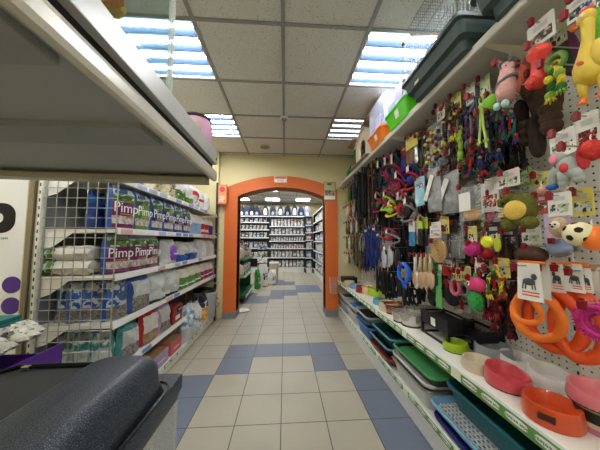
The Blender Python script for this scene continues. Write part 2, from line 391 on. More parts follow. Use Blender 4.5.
# ------------------------------------------------------------------ bag and box builders
def bag_mesh(w, h, d, zones, seed=0, crump=.012, top=.35, n=12, side=None):
    """an upright filled pouch: front faces +X, base at z = 0; zones = [(v0, v1, material)] bottom to top"""
    m = MB(); base = zones[0][2]; m.mat(base)
    for z in zones: m.mat(z[2])
    if side: m.mat(side)
    nu, nv = n, n+4
    for sgn in (1, -1):
        vs = []; o = len(m.v)
        for j in range(nv+1):
            v = j/nv; prof = min(1, (v*9+.35))**.5*(1 if v < 1-top else max(0.03, math.cos((v-1+top)/top*PI/2))**.8)
            hw = w/2*(1-.05*math.sin(v*PI*2.2+seed)-(.05 if v > .9 else 0))
            for i in range(nu+1):
                u = -1+2*i/nu; t = d/2*prof*(1-abs(u)**3.2)**.6
                q = Vector((u*3+seed*3.1, v*5+seed, sgn*1.7)); cr = crump*noise.noise(q)+crump*.6*noise.noise(q*2.7)
                vs.append((sgn*(t+.001)+cr*(1-abs(u)**6)*(.4+prof*.6)*sgn, u*hw+crump*.6*noise.noise(q*1.3+Vector((5, 0, 0))), v*h+crump*.5*noise.noise(q+Vector((0, 9, 0)))*(1 if 0 < j else 0)))
        fs = []; 
        m.v += vs
        for j in range(nv):
            for i in range(nu):
                a = o+j*(nu+1)+i; fc = (a, a+1, a+nu+2, a+nu+1)
                m.f.append(fc if sgn > 0 else fc[::-1]); vm = (j+.5)/nv; mt = base
                for z0, z1, zm in zones:
                    if z0 <= vm <= z1: mt = zm
                if side and abs(-1+2*(i+.5)/nu) > .8: mt = side
                m.m.append(m.mats.index(mt))
    # close the base
    k = nu+1; o2 = k*(nv+1)
    for i in range(nu): m.f.append((i, o2+i, o2+i+1, i+1)); m.m.append(0)
    for j in range(nv):
        for i0 in (0, nu):
            a = j*k+i0; m.f.append((a, a+k, o2+a+k, o2+a)); m.m.append(0)
    return m
def carton_mesh(w, h, d): m = MB(); m.box(-d, 0, -w/2, w/2, 0, h); return m

# ------------------------------------------------------------------ left shelving unit
LX0, LX1, LY0, LY1 = -1.55, -1.10, 1.615, 3.86
t = thing('shelving_unit', 'tall white gondola of litter bags with wire mesh end on the left', 'shelving unit', (-1.33, 2.7, 0))
def loc_(o, p): return (p[0]-o.location[0], p[1]-o.location[1], p[2]-o.location[2])
def part(m, name, mat, par, bevel=0, smooth=False, root=None):
    """part built in world coordinates, hung on root"""
    m.v = [loc_(root or par, v) for v in m.v]; return m.build(name, mat, par, bevel=bevel, smooth=smooth)
b = MB(); b.box(LX0-.02, LX0, LY0, LY1, .05, 2.05); part(b, 'back_panel', grey_steel, t)
SH = [(1.68, LY1), (1.335, LY1), (1.03, LY1), (.722, LY1), (.412, 2.78), (.115, LY1)]
tagm = M('green_tag_oval', (70, 130, 70), .4)
for k, (z, ye) in enumerate(SH):
    b = MB(); b.box(LX0, LX1-.004, LY0, ye, z-.03, z-.008); s_ = part(b, 'shelf', white_steel, t, bevel=.002)
    b = MB(); b.prism([(LX1-.004, z-.04), (LX1+.004, z-.04), (LX1-.001, z+.003), (LX1-.006, z+.003)], LY0+.005, ye, 'Y'); b.mat(white)
    r = part(b, 'price_rail', white, t)
    if k < 5:
        for q in range(int((ye-LY0)/.16)):
            y = LY0+.09+.16*q+R.uniform(-.02, .02)
            if k > 1 and R.random() < .6: continue
            p = MB(); p.box(LX1+.0035, LX1+.0055, y-.06, y+.06, z-.034, z-.004)
            part(p, 'price_tag', [M('pale_blue_tag', (176, 190, 226), .4), M('pale_tag', (232, 230, 226), .4), M('pink_tag', (226, 176, 176), .4), bluep][R.randrange(4)], r, root=t)
    else:
        for q in range(17):
            y = LY0+.1+.13*q; p = MB(); p.box(LX1+.0035, LX1+.0055, y-.06, y+.06, z-.036, z-.002); pg = part(p, 'price_tag', greenp if q % 4 else white, r, root=t)
            if q % 4:
                p = MB(); p.prism([(y+.05*max(-1, min(1, 1.3*math.cos(a))), z-.019+.012*math.sin(a)) for a in [i*PI/8 for i in range(16)]], LX1+.0055, LX1+.0065, 'X'); part(p, 'name_oval', paper, r, root=t)
# side brackets under each shelf at the near end
for z, ye in SH[:5]:
    for y in (LY0+.002, ye-.006):
        b = MB(); b.prism([(LX0, z-.008), (LX1-.01, z-.008), (LX1-.02, z-.03), (LX0+.17, z-.035), (LX0+.06, z-.12), (LX0, z-.14)], y, y+.004, 'Y'); part(b, 'bracket', white_steel, t)
# perforated uprights
up_m = holed('slotted_upright', (226, 222, 208), (34, 34, 34), .5, .05, .5); up_m = M('upright_paint', (224, 220, 206), .4)
for y in (LY0-.03, LY1+.0):
    b = MB(); b.mat(up_m); b.box(LX0-.02, LX0-.001, y, y+.028, 0, 2.12); b.mat(ink)
    for k in range(42): b.box(LX0-.0145, LX0-.0065, y-.0006, y+.012, .05+.05*k, .072+.05*k)
    part(b, 'upright', up_m, t)
b = MB(); b.box(LX0, LX1-.015, LY0, LY1, 0, .08); part(b, 'plinth', white_steel, t, bevel=.003)
b = MB(); b.box(LX1-.02, LX1+.01, LY1-.002, LY1+.03, 0, 2.2); part(b, 'end_post', M('dark_end_post', (34, 34, 52), .5), t)
for z in (1.62, 1.36, 1.1, .84, .58, .34):
    b = MB(); b.lathe([(0, 0), (.035, 0), (.035, .012), (0, .012)], (LX1+.02, LY1+.0, z), 12); part(b, 'end_clip', grey_steel, t)
# mesh end panel: a lift-off grid
t = thing('wire_mesh_panel', 'grey wire grid panel closing the near end of the litter shelves', 'mesh panel', (-1.33, LY0-.008, 1.0))
b = MB(); n = 8
for k in range(n):
    x = LX0+.01+(LX1-LX0-.012)*k/(n-1); b.tube([(x, LY0-.008, .1), (x, LY0-.008, 2.0)], .0026 if 0 < k < n-1 else .004, 6)
for k in range(30):
    z = .1+.065*k; b.tube([(LX0, LY0-.012, z), (LX1, LY0-.012, z)], .0026, 6)
part(b, 'grid', wire, t)
for z in (.3, 1.0, 1.7):
    b = MB(); b.box(LX1-.012, LX1+.002, LY0-.016, LY0+.0, z, z+.012); part(b, 'clip', grey_steel, t)

purple = M('plum_foil', (112, 26, 88), .28, coat=.5, bump=.35, bscale=22); leaf = M('green_foil', (90, 142, 36), .28, coat=.5, bump=.35, bscale=22); navy = M('navy_foil', (20, 50, 120), .28, coat=.5, bump=.35, bscale=22)
sky = M('blue_foil', (34, 84, 156), .28, coat=.5, bump=.4, bscale=22); grass = printed('meadow_print', [(74, 110, 40), (104, 142, 56), (196, 214, 214), (60, 92, 40)], 30, stretch=(1, 1, 2))
pebble = printed('pebble_print', [(184, 172, 158), (150, 136, 126), (206, 198, 188)], 60); skyp = printed('cat_sky_print', [(46, 88, 150), (178, 198, 216), (210, 220, 226), (60, 104, 160)], 18)
oatm = M('oatmeal_sack', (222, 216, 204), .55, bump=.4, bscale=40); greym = M('frosted_grey_sack', (198, 203, 199), .3, bump=.7, bscale=50, coat=.2)
whitef = M('white_foil', (224, 224, 220), .3, bump=.7, bscale=40, coat=.2); plumw = M('magenta_band', (156, 44, 96), .35)
teal = M('teal_foil', (60, 142, 140), .3, coat=.3); crimson = M('red_foil', (186, 40, 48), .35, coat=.3); lilac = M('lilac_foil', (186, 150, 196), .35, coat=.2)
graysand = printed('sand_print', [(128, 122, 114), (150, 146, 138), (104, 98, 92)], 90); greenband = M('mid_green_band', (84, 140, 62), .4)
wtext = M('white_lettering', (245, 245, 245), .5, mott=0)
BAGN = [0]
def bag(label, x, y, z, w, h, d, zones, rz=0, name='litter_bag', cat='bag', grp=None, words=None, side=None, tilt=0, lay=False, crump=.018, top=.32):
    BAGN[0] += 1
    t = thing(name, label, cat, (x, y, z), 0, grp, rot=(0, -tilt, rz))
    o = bag_mesh(w, h, d, zones, BAGN[0]*1.37, crump, top, side=side).build('pouch', None, t, smooth=True)
    if lay: o.rotation_euler = (0, PI/2, 0); o.location = (-h/2, 0, d*.5)
    if words:
        for (s_, sz, zz, mm) in words:
            text(s_, sz, mm, o, (d/2+.007, 0, zz), FX)
    return t
def strip(parent, x, w, z0, z1, mat, name='printed_band'):
    b = MB(); b.box(x, x+.0015, -w/2, w/2, z0, z1); return b.build(name, mat, parent)
# shelf B: upright "Pim" bags, faces to the aisle
zb = 1.330
def pim(lab, y, colour, h=.305, w=.21):
    t = bag(lab, -1.165, y, zb, w, h, .085, [(0, .62, colour), (.0, .18, colour), (.12, .3, pebble), (.62, .82, grass), (.82, 1, skyp)], side=sky, words=[('Pimp', .1, h*.49, wtext)], crump=.008, top=.22)
    strip(t, .051, w*.5, h*.34, h*.36, M('gold_line', (214, 150, 70), .4))
    return t
pim('plum litter bag lettered Pimp, nearest the mesh on the second shelf', 1.735, purple).rotation_euler.z = -.22
pim('lime green litter bag lettered Pimp on the second shelf', 1.95, leaf)
for k, y in enumerate((2.165, 2.375, 2.585, 2.795)):
    pim(['first', 'second', 'third', 'fourth'][k]+' of four navy litter bags lettered Pimp, counted from the mesh', y, navy)['group'] = 'navy litter bags on the second shelf'
for k, y in enumerate((2.995, 3.175)):
    bag(['nearer', 'farther'][k]+' of two pale blue and white pouches beside the navy litter bags', -1.165, y, zb, .17, .26, .08, [(0, .55, M('pale_blue_foil', (136, 176, 208), .35)), (.55, 1, whitef)])
for k, y in enumerate((3.35, 3.51)):
    bag(['nearer', 'farther'][k]+' of two red-banded white pouches on the second shelf', -1.165, y, zb, .155, .25, .08, [(0, .2, crimson), (.2, .3, whitef), (.3, .6, crimson), (.6, 1, whitef)])
bag('dark violet pouch at the far end of the second shelf', -1.165, 3.69, zb, .16, .24, .08, [(0, .65, M('violet_foil', (72, 44, 120), .35)), (.65, 1, whitef)])
# second row behind, blue tops
for k in range(8): bag(['blue litter bag standing in the back row behind the Pimp bags', ][0], -1.33, 1.76+.22*k, zb, .2, .26, .08, [(0, .7, navy), (.7, 1, sky)], grp='back row of blue bags on the second shelf', rz=R.uniform(-.1, .1))
# shelf A
za = 1.676
for k, (y, lab, zs, nm) in enumerate((
    (2.18, 'beige spotted pouch on the top shelf, nearest the overhead shelf', [(0, 1, printed('beige_leaf_print', [(206, 196, 168), (120, 120, 84), (190, 178, 140)], 26))], 0),
    (2.42, 'tan spotted pouch, second on the top litter shelf', [(0, 1, printed('tan_leaf_print', [(196, 180, 142), (96, 104, 66), (214, 204, 170)], 24))], 0),
    (2.66, 'green leafy pouch on the top litter shelf', [(0, .5, grass), (.5, 1, whitef)], 0),
    (2.88, 'white and green pouch beside the green leafy pouch', [(0, .3, leaf), (.3, 1, whitef)], 0),
    (3.09, 'white pouch with a red top band on the top litter shelf', [(0, .55, printed('white_grey_print', [(220, 220, 216), (150, 146, 140), (228, 226, 220)], 22)), (.55, .75, crimson), (.75, 1, whitef)], 0),
    (3.28, 'white pouch with a red stripe, next to the plain white sack', [(0, .35, whitef), (.35, .5, crimson), (.5, 1, whitef)], 0),
    (3.52, 'bulging plain white sack at the far end of the top shelf', [(0, 1, whitef)], 0))):
    bag(lab, -1.19, y, za, .21, .27, .12, zs, crump=.02)
# shelf C
zc = 1.025
for k in range(2):
    t = bag(['lower', 'upper'][k]+' of two white and green sacks lying behind the mesh', -1.33+.04*k, 1.69, zc+.002+k*.092, .15, .33, .098, [(0, .62, oatm), (.62, .85, grass), (.85, 1, greenband)], lay=True, crump=.01, top=.15)
    t.rotation_euler = (0, 0, PI); t.location.x = -1.32-.12
for k, (y, w_) in enumerate(((1.75, .2), (1.93, .2), (2.11, .19))):
    t = bag(['nearest', 'middle', 'farthest'][k]+' of three plum litter bags with green tops on the third shelf', -1.16, y, zc, w_, .27, .08, [(0, .7, purple), (.1, .3, pebble), (.7, .88, grass), (.88, 1, M('grey_foil', (150, 160, 156), .35))], words=[('Pimp', .095, .14, wtext)], grp=None, side=sky if k == 0 else None, crump=.008)
    strip(t, .047, .1, .092, .096, M('gold_line', (214, 150, 70), .4))
    if k == 0: t.rotation_euler.z = -.3; t.location.x = -1.19
t = bag('grey sack with a big violet oval on the third shelf', -1.17, 2.42, zc, .26, .24, .12, [(0, 1, greym)], crump=.018)
b = MB(); b.ball((.058, .02, .1), (.02, .065, .085), 18); o = b.build('violet_oval', M('violet_print', (132, 70, 176), .4), t, smooth=True)
text('Лаванда', .024, wtext, t, (.081, .02, .1), FX)
for k, y in enumerate((2.72, 2.98)):
    t = bag(['nearer', 'farther'][k]+' of two slumped grey sacks over blue bands on the third shelf', -1.19, y, zc, .27, .22, .16, [(0, .4, M('royal_band', (44, 82, 160), .4)), (.4, 1, greym)], crump=.03, rz=.15-.2*k, top=.5)
for k, y in enumerate((3.22, 3.40, 3.58, 3.75)):
    bag(['first', 'second', 'third', 'last'][k]+' of four plain frosted sacks at the far end of the third shelf', -1.18, y, zc, .18, .25, .12, [(0, 1, whitef if k % 2 else greym)], crump=.02, top=.4)
for k in range(6): bag('grey sack standing in the back row of the third shelf', -1.34, 2.35+.24*k, zc, .22, .21, .1, [(0, 1, greym)], grp='back row of grey sacks', crump=.02)
# shelf D
zd = .717
bluew = printed('blue_cat_print', [(40, 90, 170), (196, 206, 214), (60, 112, 190), (90, 110, 140), (206, 210, 212)], 26)
for k, (x, y, rz_) in enumerate(((-1.44, 1.72, -1.1), (-1.35, 1.70, -.9), (-1.28, 1.72, -.9), (-1.175, 1.735, -.35))):
    bag(['first', 'second', 'third', 'fourth'][k]+' blue-edged cat litter bag from the wall behind the lower mesh', x, y, zd, .16, .25, .08, [(0, .35, graysand), (.35, 1, bluew)], side=sky, rz=rz_, crump=.012)
bag('wide blue and grey litter bag with a cat face on the fourth shelf', -1.16, 1.95, zd, .25, .26, .12, [(0, .42, graysand), (.42, .9, greym), (.9, 1, sky)], side=sky, crump=.014)
for k, y in enumerate((2.20, 2.47)):
    t = bag(['nearer', 'farther'][k]+' of two big frosted sage sacks on the fourth shelf', -1.17, y, zd, .27, .255, .15, [(0, .1, M('dark_green_print', (34, 56, 48), .4)), (.1, 1, greym)], crump=.022, top=.45)
    b = MB(); b.prism([(.03*math.cos(a*PI/8), .07+.024*math.sin(a*PI/8)) for a in range(16)], .0705, .074, 'X'); b.build('round_emblem', M('dark_green_print', (34, 56, 48), .4), t)
    b = MB(); b.prism([(.016*math.cos(a*PI/8), .07+.012*math.sin(a*PI/8)) for a in range(16)], .0738, .0755, 'X'); b.build('emblem_centre', paper, t)
for k, y in enumerate((2.76, 2.96, 3.16)):
    t = bag(['nearest', 'middle', 'farthest'][k]+' of three cream sacks with green foot bands', -1.17, y, zd, .21, .225, .13, [(0, .45, greenband), (.2, .25, wtext), (.45, .55, leaf), (.55, 1, oatm)], crump=.016, top=.45)
    text('TRE', .04, wtext, t, (.066, 0, .055), FX)
for k, y in enumerate((3.35, 3.52, 3.69)):
    bag(['nearest', 'middle', 'farthest'][k]+' of three cream sacks with magenta foot bands', -1.17, y, zd, .18, .215, .12, [(0, .55, plumw), (.28, .33, wtext), (.55, 1, oatm)], crump=.016, top=.45)
for k in range(5): bag('cream sack standing in the back row of the fourth shelf', -1.36, 2.6+.24*k, zd, .22, .22, .1, [(0, 1, oatm)], grp='back row of cream sacks', crump=.02)
# shelf E
ze = .407
tealp = printed('teal_cat_print', [(60, 140, 140), (200, 206, 206), (90, 160, 156), (176, 186, 190)], 30)
for k, (x, y, rz_) in enumerate(((-1.43, 1.72, -1.2), (-1.32, 1.70, -1.1), (-1.22, 1.71, -1))):
    bag(['leftmost', 'middle', 'rightmost'][k]+' teal and clear bag seen through the mesh on the lower shelf', x, y, ze, .12, .24, .07, [(0, .55, greym), (.55, 1, tealp)], side=teal, rz=rz_)
bag('teal-topped grey cat litter bag on the lower shelf', -1.165, 1.86, ze, .21, .245, .11, [(0, .35, graysand), (.35, .8, greym), (.8, 1, teal)], side=teal)
bag('red-edged beige cat litter bag on the lower shelf', -1.165, 2.12, ze, .25, .255, .11, [(0, .35, printed('tan_sand_print', [(156, 124, 92), (176, 146, 110), (140, 110, 84)], 80)), (.35, .9, oatm), (.9, 1, crimson)], side=crimson)
bag('lilac-edged grey cat litter bag beside the red box', -1.165, 2.36, ze, .2, .25, .11, [(0, .35, graysand), (.35, .9, greym), (.9, 1, lilac)], side=lilac)
t = thing('litter_box_carton', 'dark red carton with a cat face at the end of the lower shelf', 'box', (-1.12, 2.60, ze), 0)
b = carton_mesh(.22, .17, .2); b.build('carton', M('dark_red_card', (150, 34, 36), .45), t, bevel=.004)
b = MB(); b.ball((.002, .02, .125), (.012, .05, .035), 16); b.build('cat_face', M('black_white_print', (44, 42, 44), .5), t, smooth=True)
b = MB()
for s_ in (-1, 1): b.ball((.013, .02+s_*.02, .13), (.004, .008, .008), 8)
b.build('eye', paper, t, smooth=True)
strip(t, .0015, .1, .03, .07, paper, 'label_panel')
# bottom shelf cartons
zf = .109
for lab, y, w_, h_, c1, c2 in (('mint carton on the bottom shelf nearest the speckled hood', 2.02, .14, .13, (150, 200, 176), (120, 180, 160)), ('lilac carton on the bottom shelf, widest of the three', 2.30, .25, .13, (196, 168, 200), (150, 110, 160)), ('coral red carton on the bottom shelf, farthest of the three', 2.60, .23, .13, (214, 104, 108), (236, 170, 150))):
    t = thing('litter_carton', lab, 'box', (-1.12, y, zf)); b = carton_mesh(w_, h_, .22); b.build('carton', M(lab[:5]+'_card', c1, .5), t, bevel=.003)
    strip(t, .001, w_*.5, .045, .055, paper, 'title_strip'); b = MB(); b.box(-.22, 0, -w_/2+.004, w_/2-.004, h_, h_+.0015); b.build('lid', M(lab[:5]+'_lid', (176, 140, 92) if 'lilac' in lab or 'coral' in lab else c2, .5), t)
for k in range(3): bag('grey litter bag at the near end of the bottom shelf', -1.18, 1.70+.0*k if k == 0 else -1, zf, .2, .2, .1, [(0, 1, greym)]) if k == 0 else None
# big sacks at the far end, standing on the bottom shelf
snow = printed('ice_blue_print', [(190, 206, 216), (110, 150, 186), (222, 226, 226), (150, 176, 196), (230, 232, 230)], 22)
bag('big ice blue litter sack leaning at the end of the short shelf', -1.155, 2.93, zf, .26, .40, .15, [(0, .4, greym), (.4, 1, snow)], crump=.03, top=.35)
bag('tall white and ice blue sack beside the food photograph sack', -1.16, 3.16, zf, .22, .36, .14, [(0, .5, snow), (.5, 1, whitef)], crump=.03, top=.35)
t = bag('sack with a golden food photograph and dark blue top', -1.155, 3.40, zf, .24, .42, .15, [(0, .1, whitef), (.1, .55, printed('golden_granule_print', [(226, 170, 84), (244, 206, 130), (206, 140, 60)], 55)), (.55, .75, printed('navy_title_print', [(30, 50, 90), (220, 220, 220), (40, 70, 120)], 24)), (.75, 1, M('deep_navy_film', (24, 26, 38), .3))], crump=.02)
bag('plain grey slumped sack on top of the ice blue sacks', -1.27, 3.05, zf+.36, .3, .2, .16, [(0, 1, greym)], crump=.03, top=.5) if False else None
t = thing('litter_tub', 'light grey covered cat toilet with black inner rim at the far bottom', 'cat toilet', (-1.2, 3.67, zf), 0)
b = MB(); b.lathe([(0, 0), (.13, 0), (.15, .02), (.175, .36), (.185, .37), (.185, .385), (.165, .385), (.14, .04), (0, .03)], n=28, sy=.9); b.build('tub', M('light_grey_plastic', (186, 190, 196), .35), t, smooth=True)
b = MB(); b.lathe([(.165, .386), (.15, .42), (.08, .44), (0, .44)], n=28, sy=.9); b.build('lid', black, t, smooth=True)
b = MB(); b.tube([(.17, -.06, .2), (.215, -.04, .19), (.215, .04, .19), (.17, .06, .2)], .008, 8); b.build('handle', grey_steel, t, smooth=True)

# ------------------------------------------------------------------ left foreground: board, wall items
poster_w = M('white_banner', (232, 230, 222), .5, mott=.02)
t = thing('display_board', 'white advertising board with a black letter and violet dots at far left', 'sign', (-2.13, 1.74, 1.0))
b = MB(); b.box(-.34, .34, 0, .03, -.8, .85); b.build('panel', poster_w, t, bevel=.003)
b = MB(); b.box(.34, .346, -.004, .03, -.8, .85); b.build('edge_strip', M('beige_strip', (200, 186, 150), .5), t)
for x in (-.28, .28):
    b = MB(); b.box(x-.03, x+.03, -.05, .05, -1.0, -.8); b.build('foot', grey_steel, t)
xr = at(15, 215, 'Y', 1.735).x+2.13; zt_ = at(8, 203, 'Y', 1.735).z-1.0; zb_ = at(8, 233, 'Y', 1.735).z-1.0
# thick rounded letter outline
cx_ = xr-.16; cz_ = (zt_+zb_)/2; hh = (zt_-zb_)/2
def rr(hw, hh_, r, n=8):
    p = []
    for q, (sx_, sz_) in enumerate(((1, 1), (-1, 1), (-1, -1), (1, -1))):
        for i in range(n+1):
            a = PI/2*q+PI/2*i/n; p.append((cx_+sx_*(hw-r)+r*math.cos(a), cz_+sz_*(hh_-r)+r*math.sin(a)))
    return p
po, pi2 = rr(.16, hh, .085), rr(.085, hh-.07, .03); b = MB(); n = len(po)
for k in range(n):
    j = (k+1) % n; q = [(p[0], y, p[1]) for y in (-.004, 0) for p in (po[k], po[j], pi2[j], pi2[k])]
    b.add(q, [(0, 1, 2, 3), (0, 4, 5, 1), (3, 2, 6, 7)])
b.build('black_letter', ink, t)
vio = M('violet_dot', (84, 50, 140), .5)
for (px, py) in ((11, 285), (10, 306)):
    c_ = at(px, py, 'Y', 1.735); b = MB(); b.prism([(c_.x+2.13+.06*math.cos(a*PI/16), c_.z-1.0+.056*math.sin(a*PI/16)) for a in range(32)], -.003, 0, 'Y'); b.build('violet_dot', vio, t)
c_ = at(4, 238, 'Y', 1.735); text('save', .028, M('grey_ink', (90, 110, 110), .6), t, (c_.x+2.13, -.003, c_.z-1.0), FY)
t = thing('conduit', 'thin dark vertical pole between the advertising board and mesh shelves', 'pole', (-1.745, 1.74, 0))
b = MB(); b.tube([(-.01, 0, .0), (.0, 0, 1.2), (.012, 0, 2.4)], .007, 8); b.build('pole', M('brown_pole', (96, 80, 72), .5), t, smooth=True)
# violet display tray with sachets
t = thing('display_tray', 'violet cardboard display tray full of sachets behind the speckled hood', 'display tray', (-1.30, 1.0, 0))
vio2 = M('violet_card', (92, 44, 150), .5)
b = MB(); b.box(-.24, .24, -.24, .22, .62, .63); b.build('base', vio2, t)
for nm, q in (('front_side', (-.24, .24, -.245, -.24, .60, .72)), ('back_side', (-.24, .24, .22, .225, .60, .72)), ('aisle_side', (.24, .246, -.24, .225, .60, .765)), ('wall_side', (-.246, -.24, -.24, .225, .60, .74))): b = MB(); b.box(*q); b.build(nm, vio2, t)
for s_ in ((-.22, -.22), (.22, -.22), (-.22, .2), (.22, .2)):
    b = MB(); b.tube([(s_[0], s_[1], 0), (s_[0], s_[1], .62)], .012, 8); b.build('leg', grey_steel, t)
sach = [printed('sachet_print_%d' % k, c, 75) for k, c in enumerate((((176, 168, 146), (50, 52, 40), (140, 132, 110), (190, 184, 170)), ((190, 180, 178), (140, 100, 120), (70, 60, 70), (190, 184, 180)), ((200, 206, 190), (110, 124, 90), (230, 226, 214), (206, 200, 180))))]
for k in range(60):
    x = -1.49+.075*(k % 6)+R.uniform(-.012, .012); y = .82+.040*(k//6); z = .725+.0075*(k//6)+.022*(k % 3)
    t = thing('sachet', 'small patterned sachet lying in the violet tray', 'sachet', (x, y, z), 0, 'sachets in the violet tray', rot=(R.uniform(-.2, .2), R.uniform(-1.3, -.8), R.uniform(-.8, .2)))
    bag_mesh(.062, .10, .02, [(0, 1, sach[k % 3])], k, .005, .2, 6).build('pouch', None, t, smooth=True)
tealc = M('teal_card', (44, 124, 120), .5)
for k in range(5):
    t = thing('leaflet_box', 'flat teal box in the small stack beside the violet dots, number by height', 'box', (-1.47-.012*k, 1.37, .732+.022*k), R.uniform(-.15, .15)); t['label'] = ['lowest', 'second lowest', 'middle', 'second highest', 'topmost'][k]+' flat teal box in the stack below the violet dots'
    b = MB(); b.box(-.065, .065, -.06, .06, 0, .0215); b.build('box', tealc, t, bevel=.002); b = MB(); b.box(-.05, .05, -.0615, -.06, .007, .011); b.build('title_line', paper, t)
t = thing('leaflet_holder', 'grey stand carrying the stack of teal boxes', 'stand', (-1.49, 1.37, 0)); b = MB(); b.box(-.11, .11, -.07, .07, .71, .731); b.build('top', grey_steel, t, bevel=.003); b = MB(); b.tube([(0, 0, 0), (0, 0, .71)], .02, 10); b.build('post', grey_steel, t); b = MB(); b.lathe([(0, 0), (.12, 0), (.12, .01), (0, .02)]); b.build('foot', grey_steel, t)
t = thing('info_card', 'white printed card with a rounded outline leaning before the teal boxes', 'card', (-1.47, 1.262, .80), 0, rot=(-.04, 0, -.1))
b = MB(); b.box(-.115, .035, -.001, .001, -.17, .09); b.build('card', paper, t)
b = MB(); b.tube([(-.05+.075*min(1, max(-1, 1.4*math.cos(a)))*.5, -.002, .06+.014*math.sin(a)) for a in [i*PI/10 for i in range(20)]], .0015, 4, True); b.build('outline', M('brown_ink', (120, 60, 60), .6), t)
text('корм', .022, M('brown_ink', (120, 60, 60), .6), t, (-.05, -.002, .02), FY)

# aquarium with a black speckled hood
frosty = M('frosted_clear_glass', (206, 210, 206), .15, alpha=.38, mott=.03)
hood = speck('speckled_black_plastic', (33, 39, 48), (104, 114, 126), 520, .555, .42)
hoodd = speck('fine_speckled_dark_panel', (32, 34, 36), (62, 64, 66), 420, .58, .55)
t = thing('aquarium', 'glass aquarium under a black speckled plastic hood in the near foreground', 'aquarium', (-.70, .54, 0))
ax0, ax1, ay0, ay1, az = -1.0, -.358, .10, .895, .782
def rrect(x0, x1, y0, y1, r, n=6):
    p = []
    for q, (cx, cy) in enumerate(((x1-r, y1-r), (x0+r, y1-r), (x0+r, y0+r), (x1-r, y0+r))):
        for i in range(n+1):
            a = PI/2*q+PI/2*i/n; p.append((cx+r*math.cos(a), cy+r*math.sin(a)))
    return p
def loft(levels, mats=None):
    m = MB(); n = len(levels[0][0]); vs = []; fs = []
    for pts, z in levels: vs += [(x, y, z if not callable(z) else z(x, y)) for x, y in pts]
    for k in range(len(levels)-1):
        for i in range(n): fs.append((k*n+i, k*n+(i+1) % n, (k+1)*n+(i+1) % n, (k+1)*n+i))
    fs.append(tuple((len(levels)-1)*n+i for i in range(n))); fs.append(tuple(range(n))[::-1]); m.add(vs, fs); return m
b = loft([(rrect(ax0, ax1, ay0, ay1, .012), az-.045), (rrect(ax0, ax1, ay0, ay1, .012), az-.004), (rrect(ax0+.003, ax1-.003, ay0+.003, ay1-.003, .012), az)]); part(b, 'rim', hood, t, smooth=True)
b = loft([(rrect(ax0+.01, ax1-.01, ay0+.01, ay1-.01, .01), az-.075), (rrect(ax0+.004, ax1-.004, ay0+.004, ay1-.004, .01), az-.044)]); part(b, 'frame_band', black, t)
bx0, bx1, by1 = -.575, -.385, .795
b = loft([(rrect(bx0, bx1+.012, ay0+.03, by1+.03, .05), az), (rrect(bx0, bx1+.004, ay0+.03, by1+.02, .05), az+.03), (rrect(bx0+.004, bx1, ay0+.03, by1+.012, .05), az+.085), (rrect(bx0+.012, bx1-.012, ay0+.04, by1-.006, .045), az+.112), (rrect(bx0+.035, bx1-.035, ay0+.06, by1-.03, .03), az+.122)]); part(b, 'lamp_housing', hood, t, smooth='all')
b = MB(); b.tube([(x, y, az+.002) for x, y in rrect(bx0-.0, bx1+.02, ay0+.0, by1+.045, .05)], .0045, 6, True); part(b, 'gasket', black, t, smooth=True)
fp = [(bx0-.004, ay0+.03), (bx0-.004, .865), (-.87, .865), (-.955, .78), (-.955, ay0+.03)]
b = MB(); b.prism(fp, az+.0, az+.05, 'Z'); part(b, 'flap', hoodd, t, bevel=.006)
b = MB(); b.tube([(bx0-.012, .862, az+.054), (-.868, .862, az+.054), (-.952, .778, az+.054), (-.952, ay0+.03, az+.054)], .008, 6); part(b, 'flap_seal', black, t, smooth=True)
for x in (-.615, -.835):
    b = MB(); b.box(x-.012, x+.012, .840, .853, az+.05, az+.064); part(b, 'clip', chrome, t, bevel=.002)
for q in ((ax0+.012, ax1-.012, ay1-.02, ay1-.013), (ax1-.02, ax1-.013, ay0+.012, ay1-.012), (ax0+.013, ax0+.02, ay0+.012, ay1-.012), (ax0+.012, ax1-.012, ay0+.013, ay0+.02)):
    b = MB(); b.box(q[0], q[1], q[2], q[3], .28, az-.06); part(b, 'glass_pane', frosty, t)
b = MB(); b.box(ax0+.01, ax1-.01, ay0+.01, ay1-.01, .26, .285); part(b, 'base_frame', black, t)
t2 = thing('aquarium_stand', 'low dark cabinet under the aquarium in the near foreground', 'cabinet', (-.70, .5, 0)); b = MB(); b.box(ax0, ax1, ay0, ay1, .03, .26); part(b, 'carcass', darkgap, t2, bevel=.004); b = MB(); b.box(ax0+.02, ax1-.02, ay0+.02, ay1-.02, 0, .03); part(b, 'plinth', black, t2)

# overhead near shelf
gold = M('warm_grey_steel', (198, 194, 182), .28, .15, mott=.03)
under = M('dark_grey_underside', (170, 173, 175), .6, mott=.04)
t = thing('overhead_shelf', 'big pale steel shelf seen from below at the upper left', 'shelf', (-.8, .4, 1.5))
ye_r, ye_l, xl = 1.035, .955, -1.55
b = MB(); b.prism([(-.33, -.6), (-.33, ye_r-.01), (xl, ye_l-.01), (xl, -.6)], 1.528, 1.546, 'Z'); part(b, 'deck', under, t)
for y in (.26, .56): b = MB(); b.box(xl, -.34, y, y+.10, 1.512, 1.530); part(b, 'stiffener', M('dark_fold_steel', (152, 155, 158), .6), t, bevel=.003)
b = MB(); b.prism([(xl, ye_l-.055), (-.33, ye_r-.055), (-.33, ye_r), (xl, ye_l)], 1.492, 1.512, 'Z'); b.prism([(xl, ye_l-.012), (-.33, ye_r-.012), (-.33, ye_r), (xl, ye_l)], 1.505, 1.60, 'Z'); part(b, 'end_beam', M('warm_end_steel', (178, 172, 150), .4), t, bevel=.002)
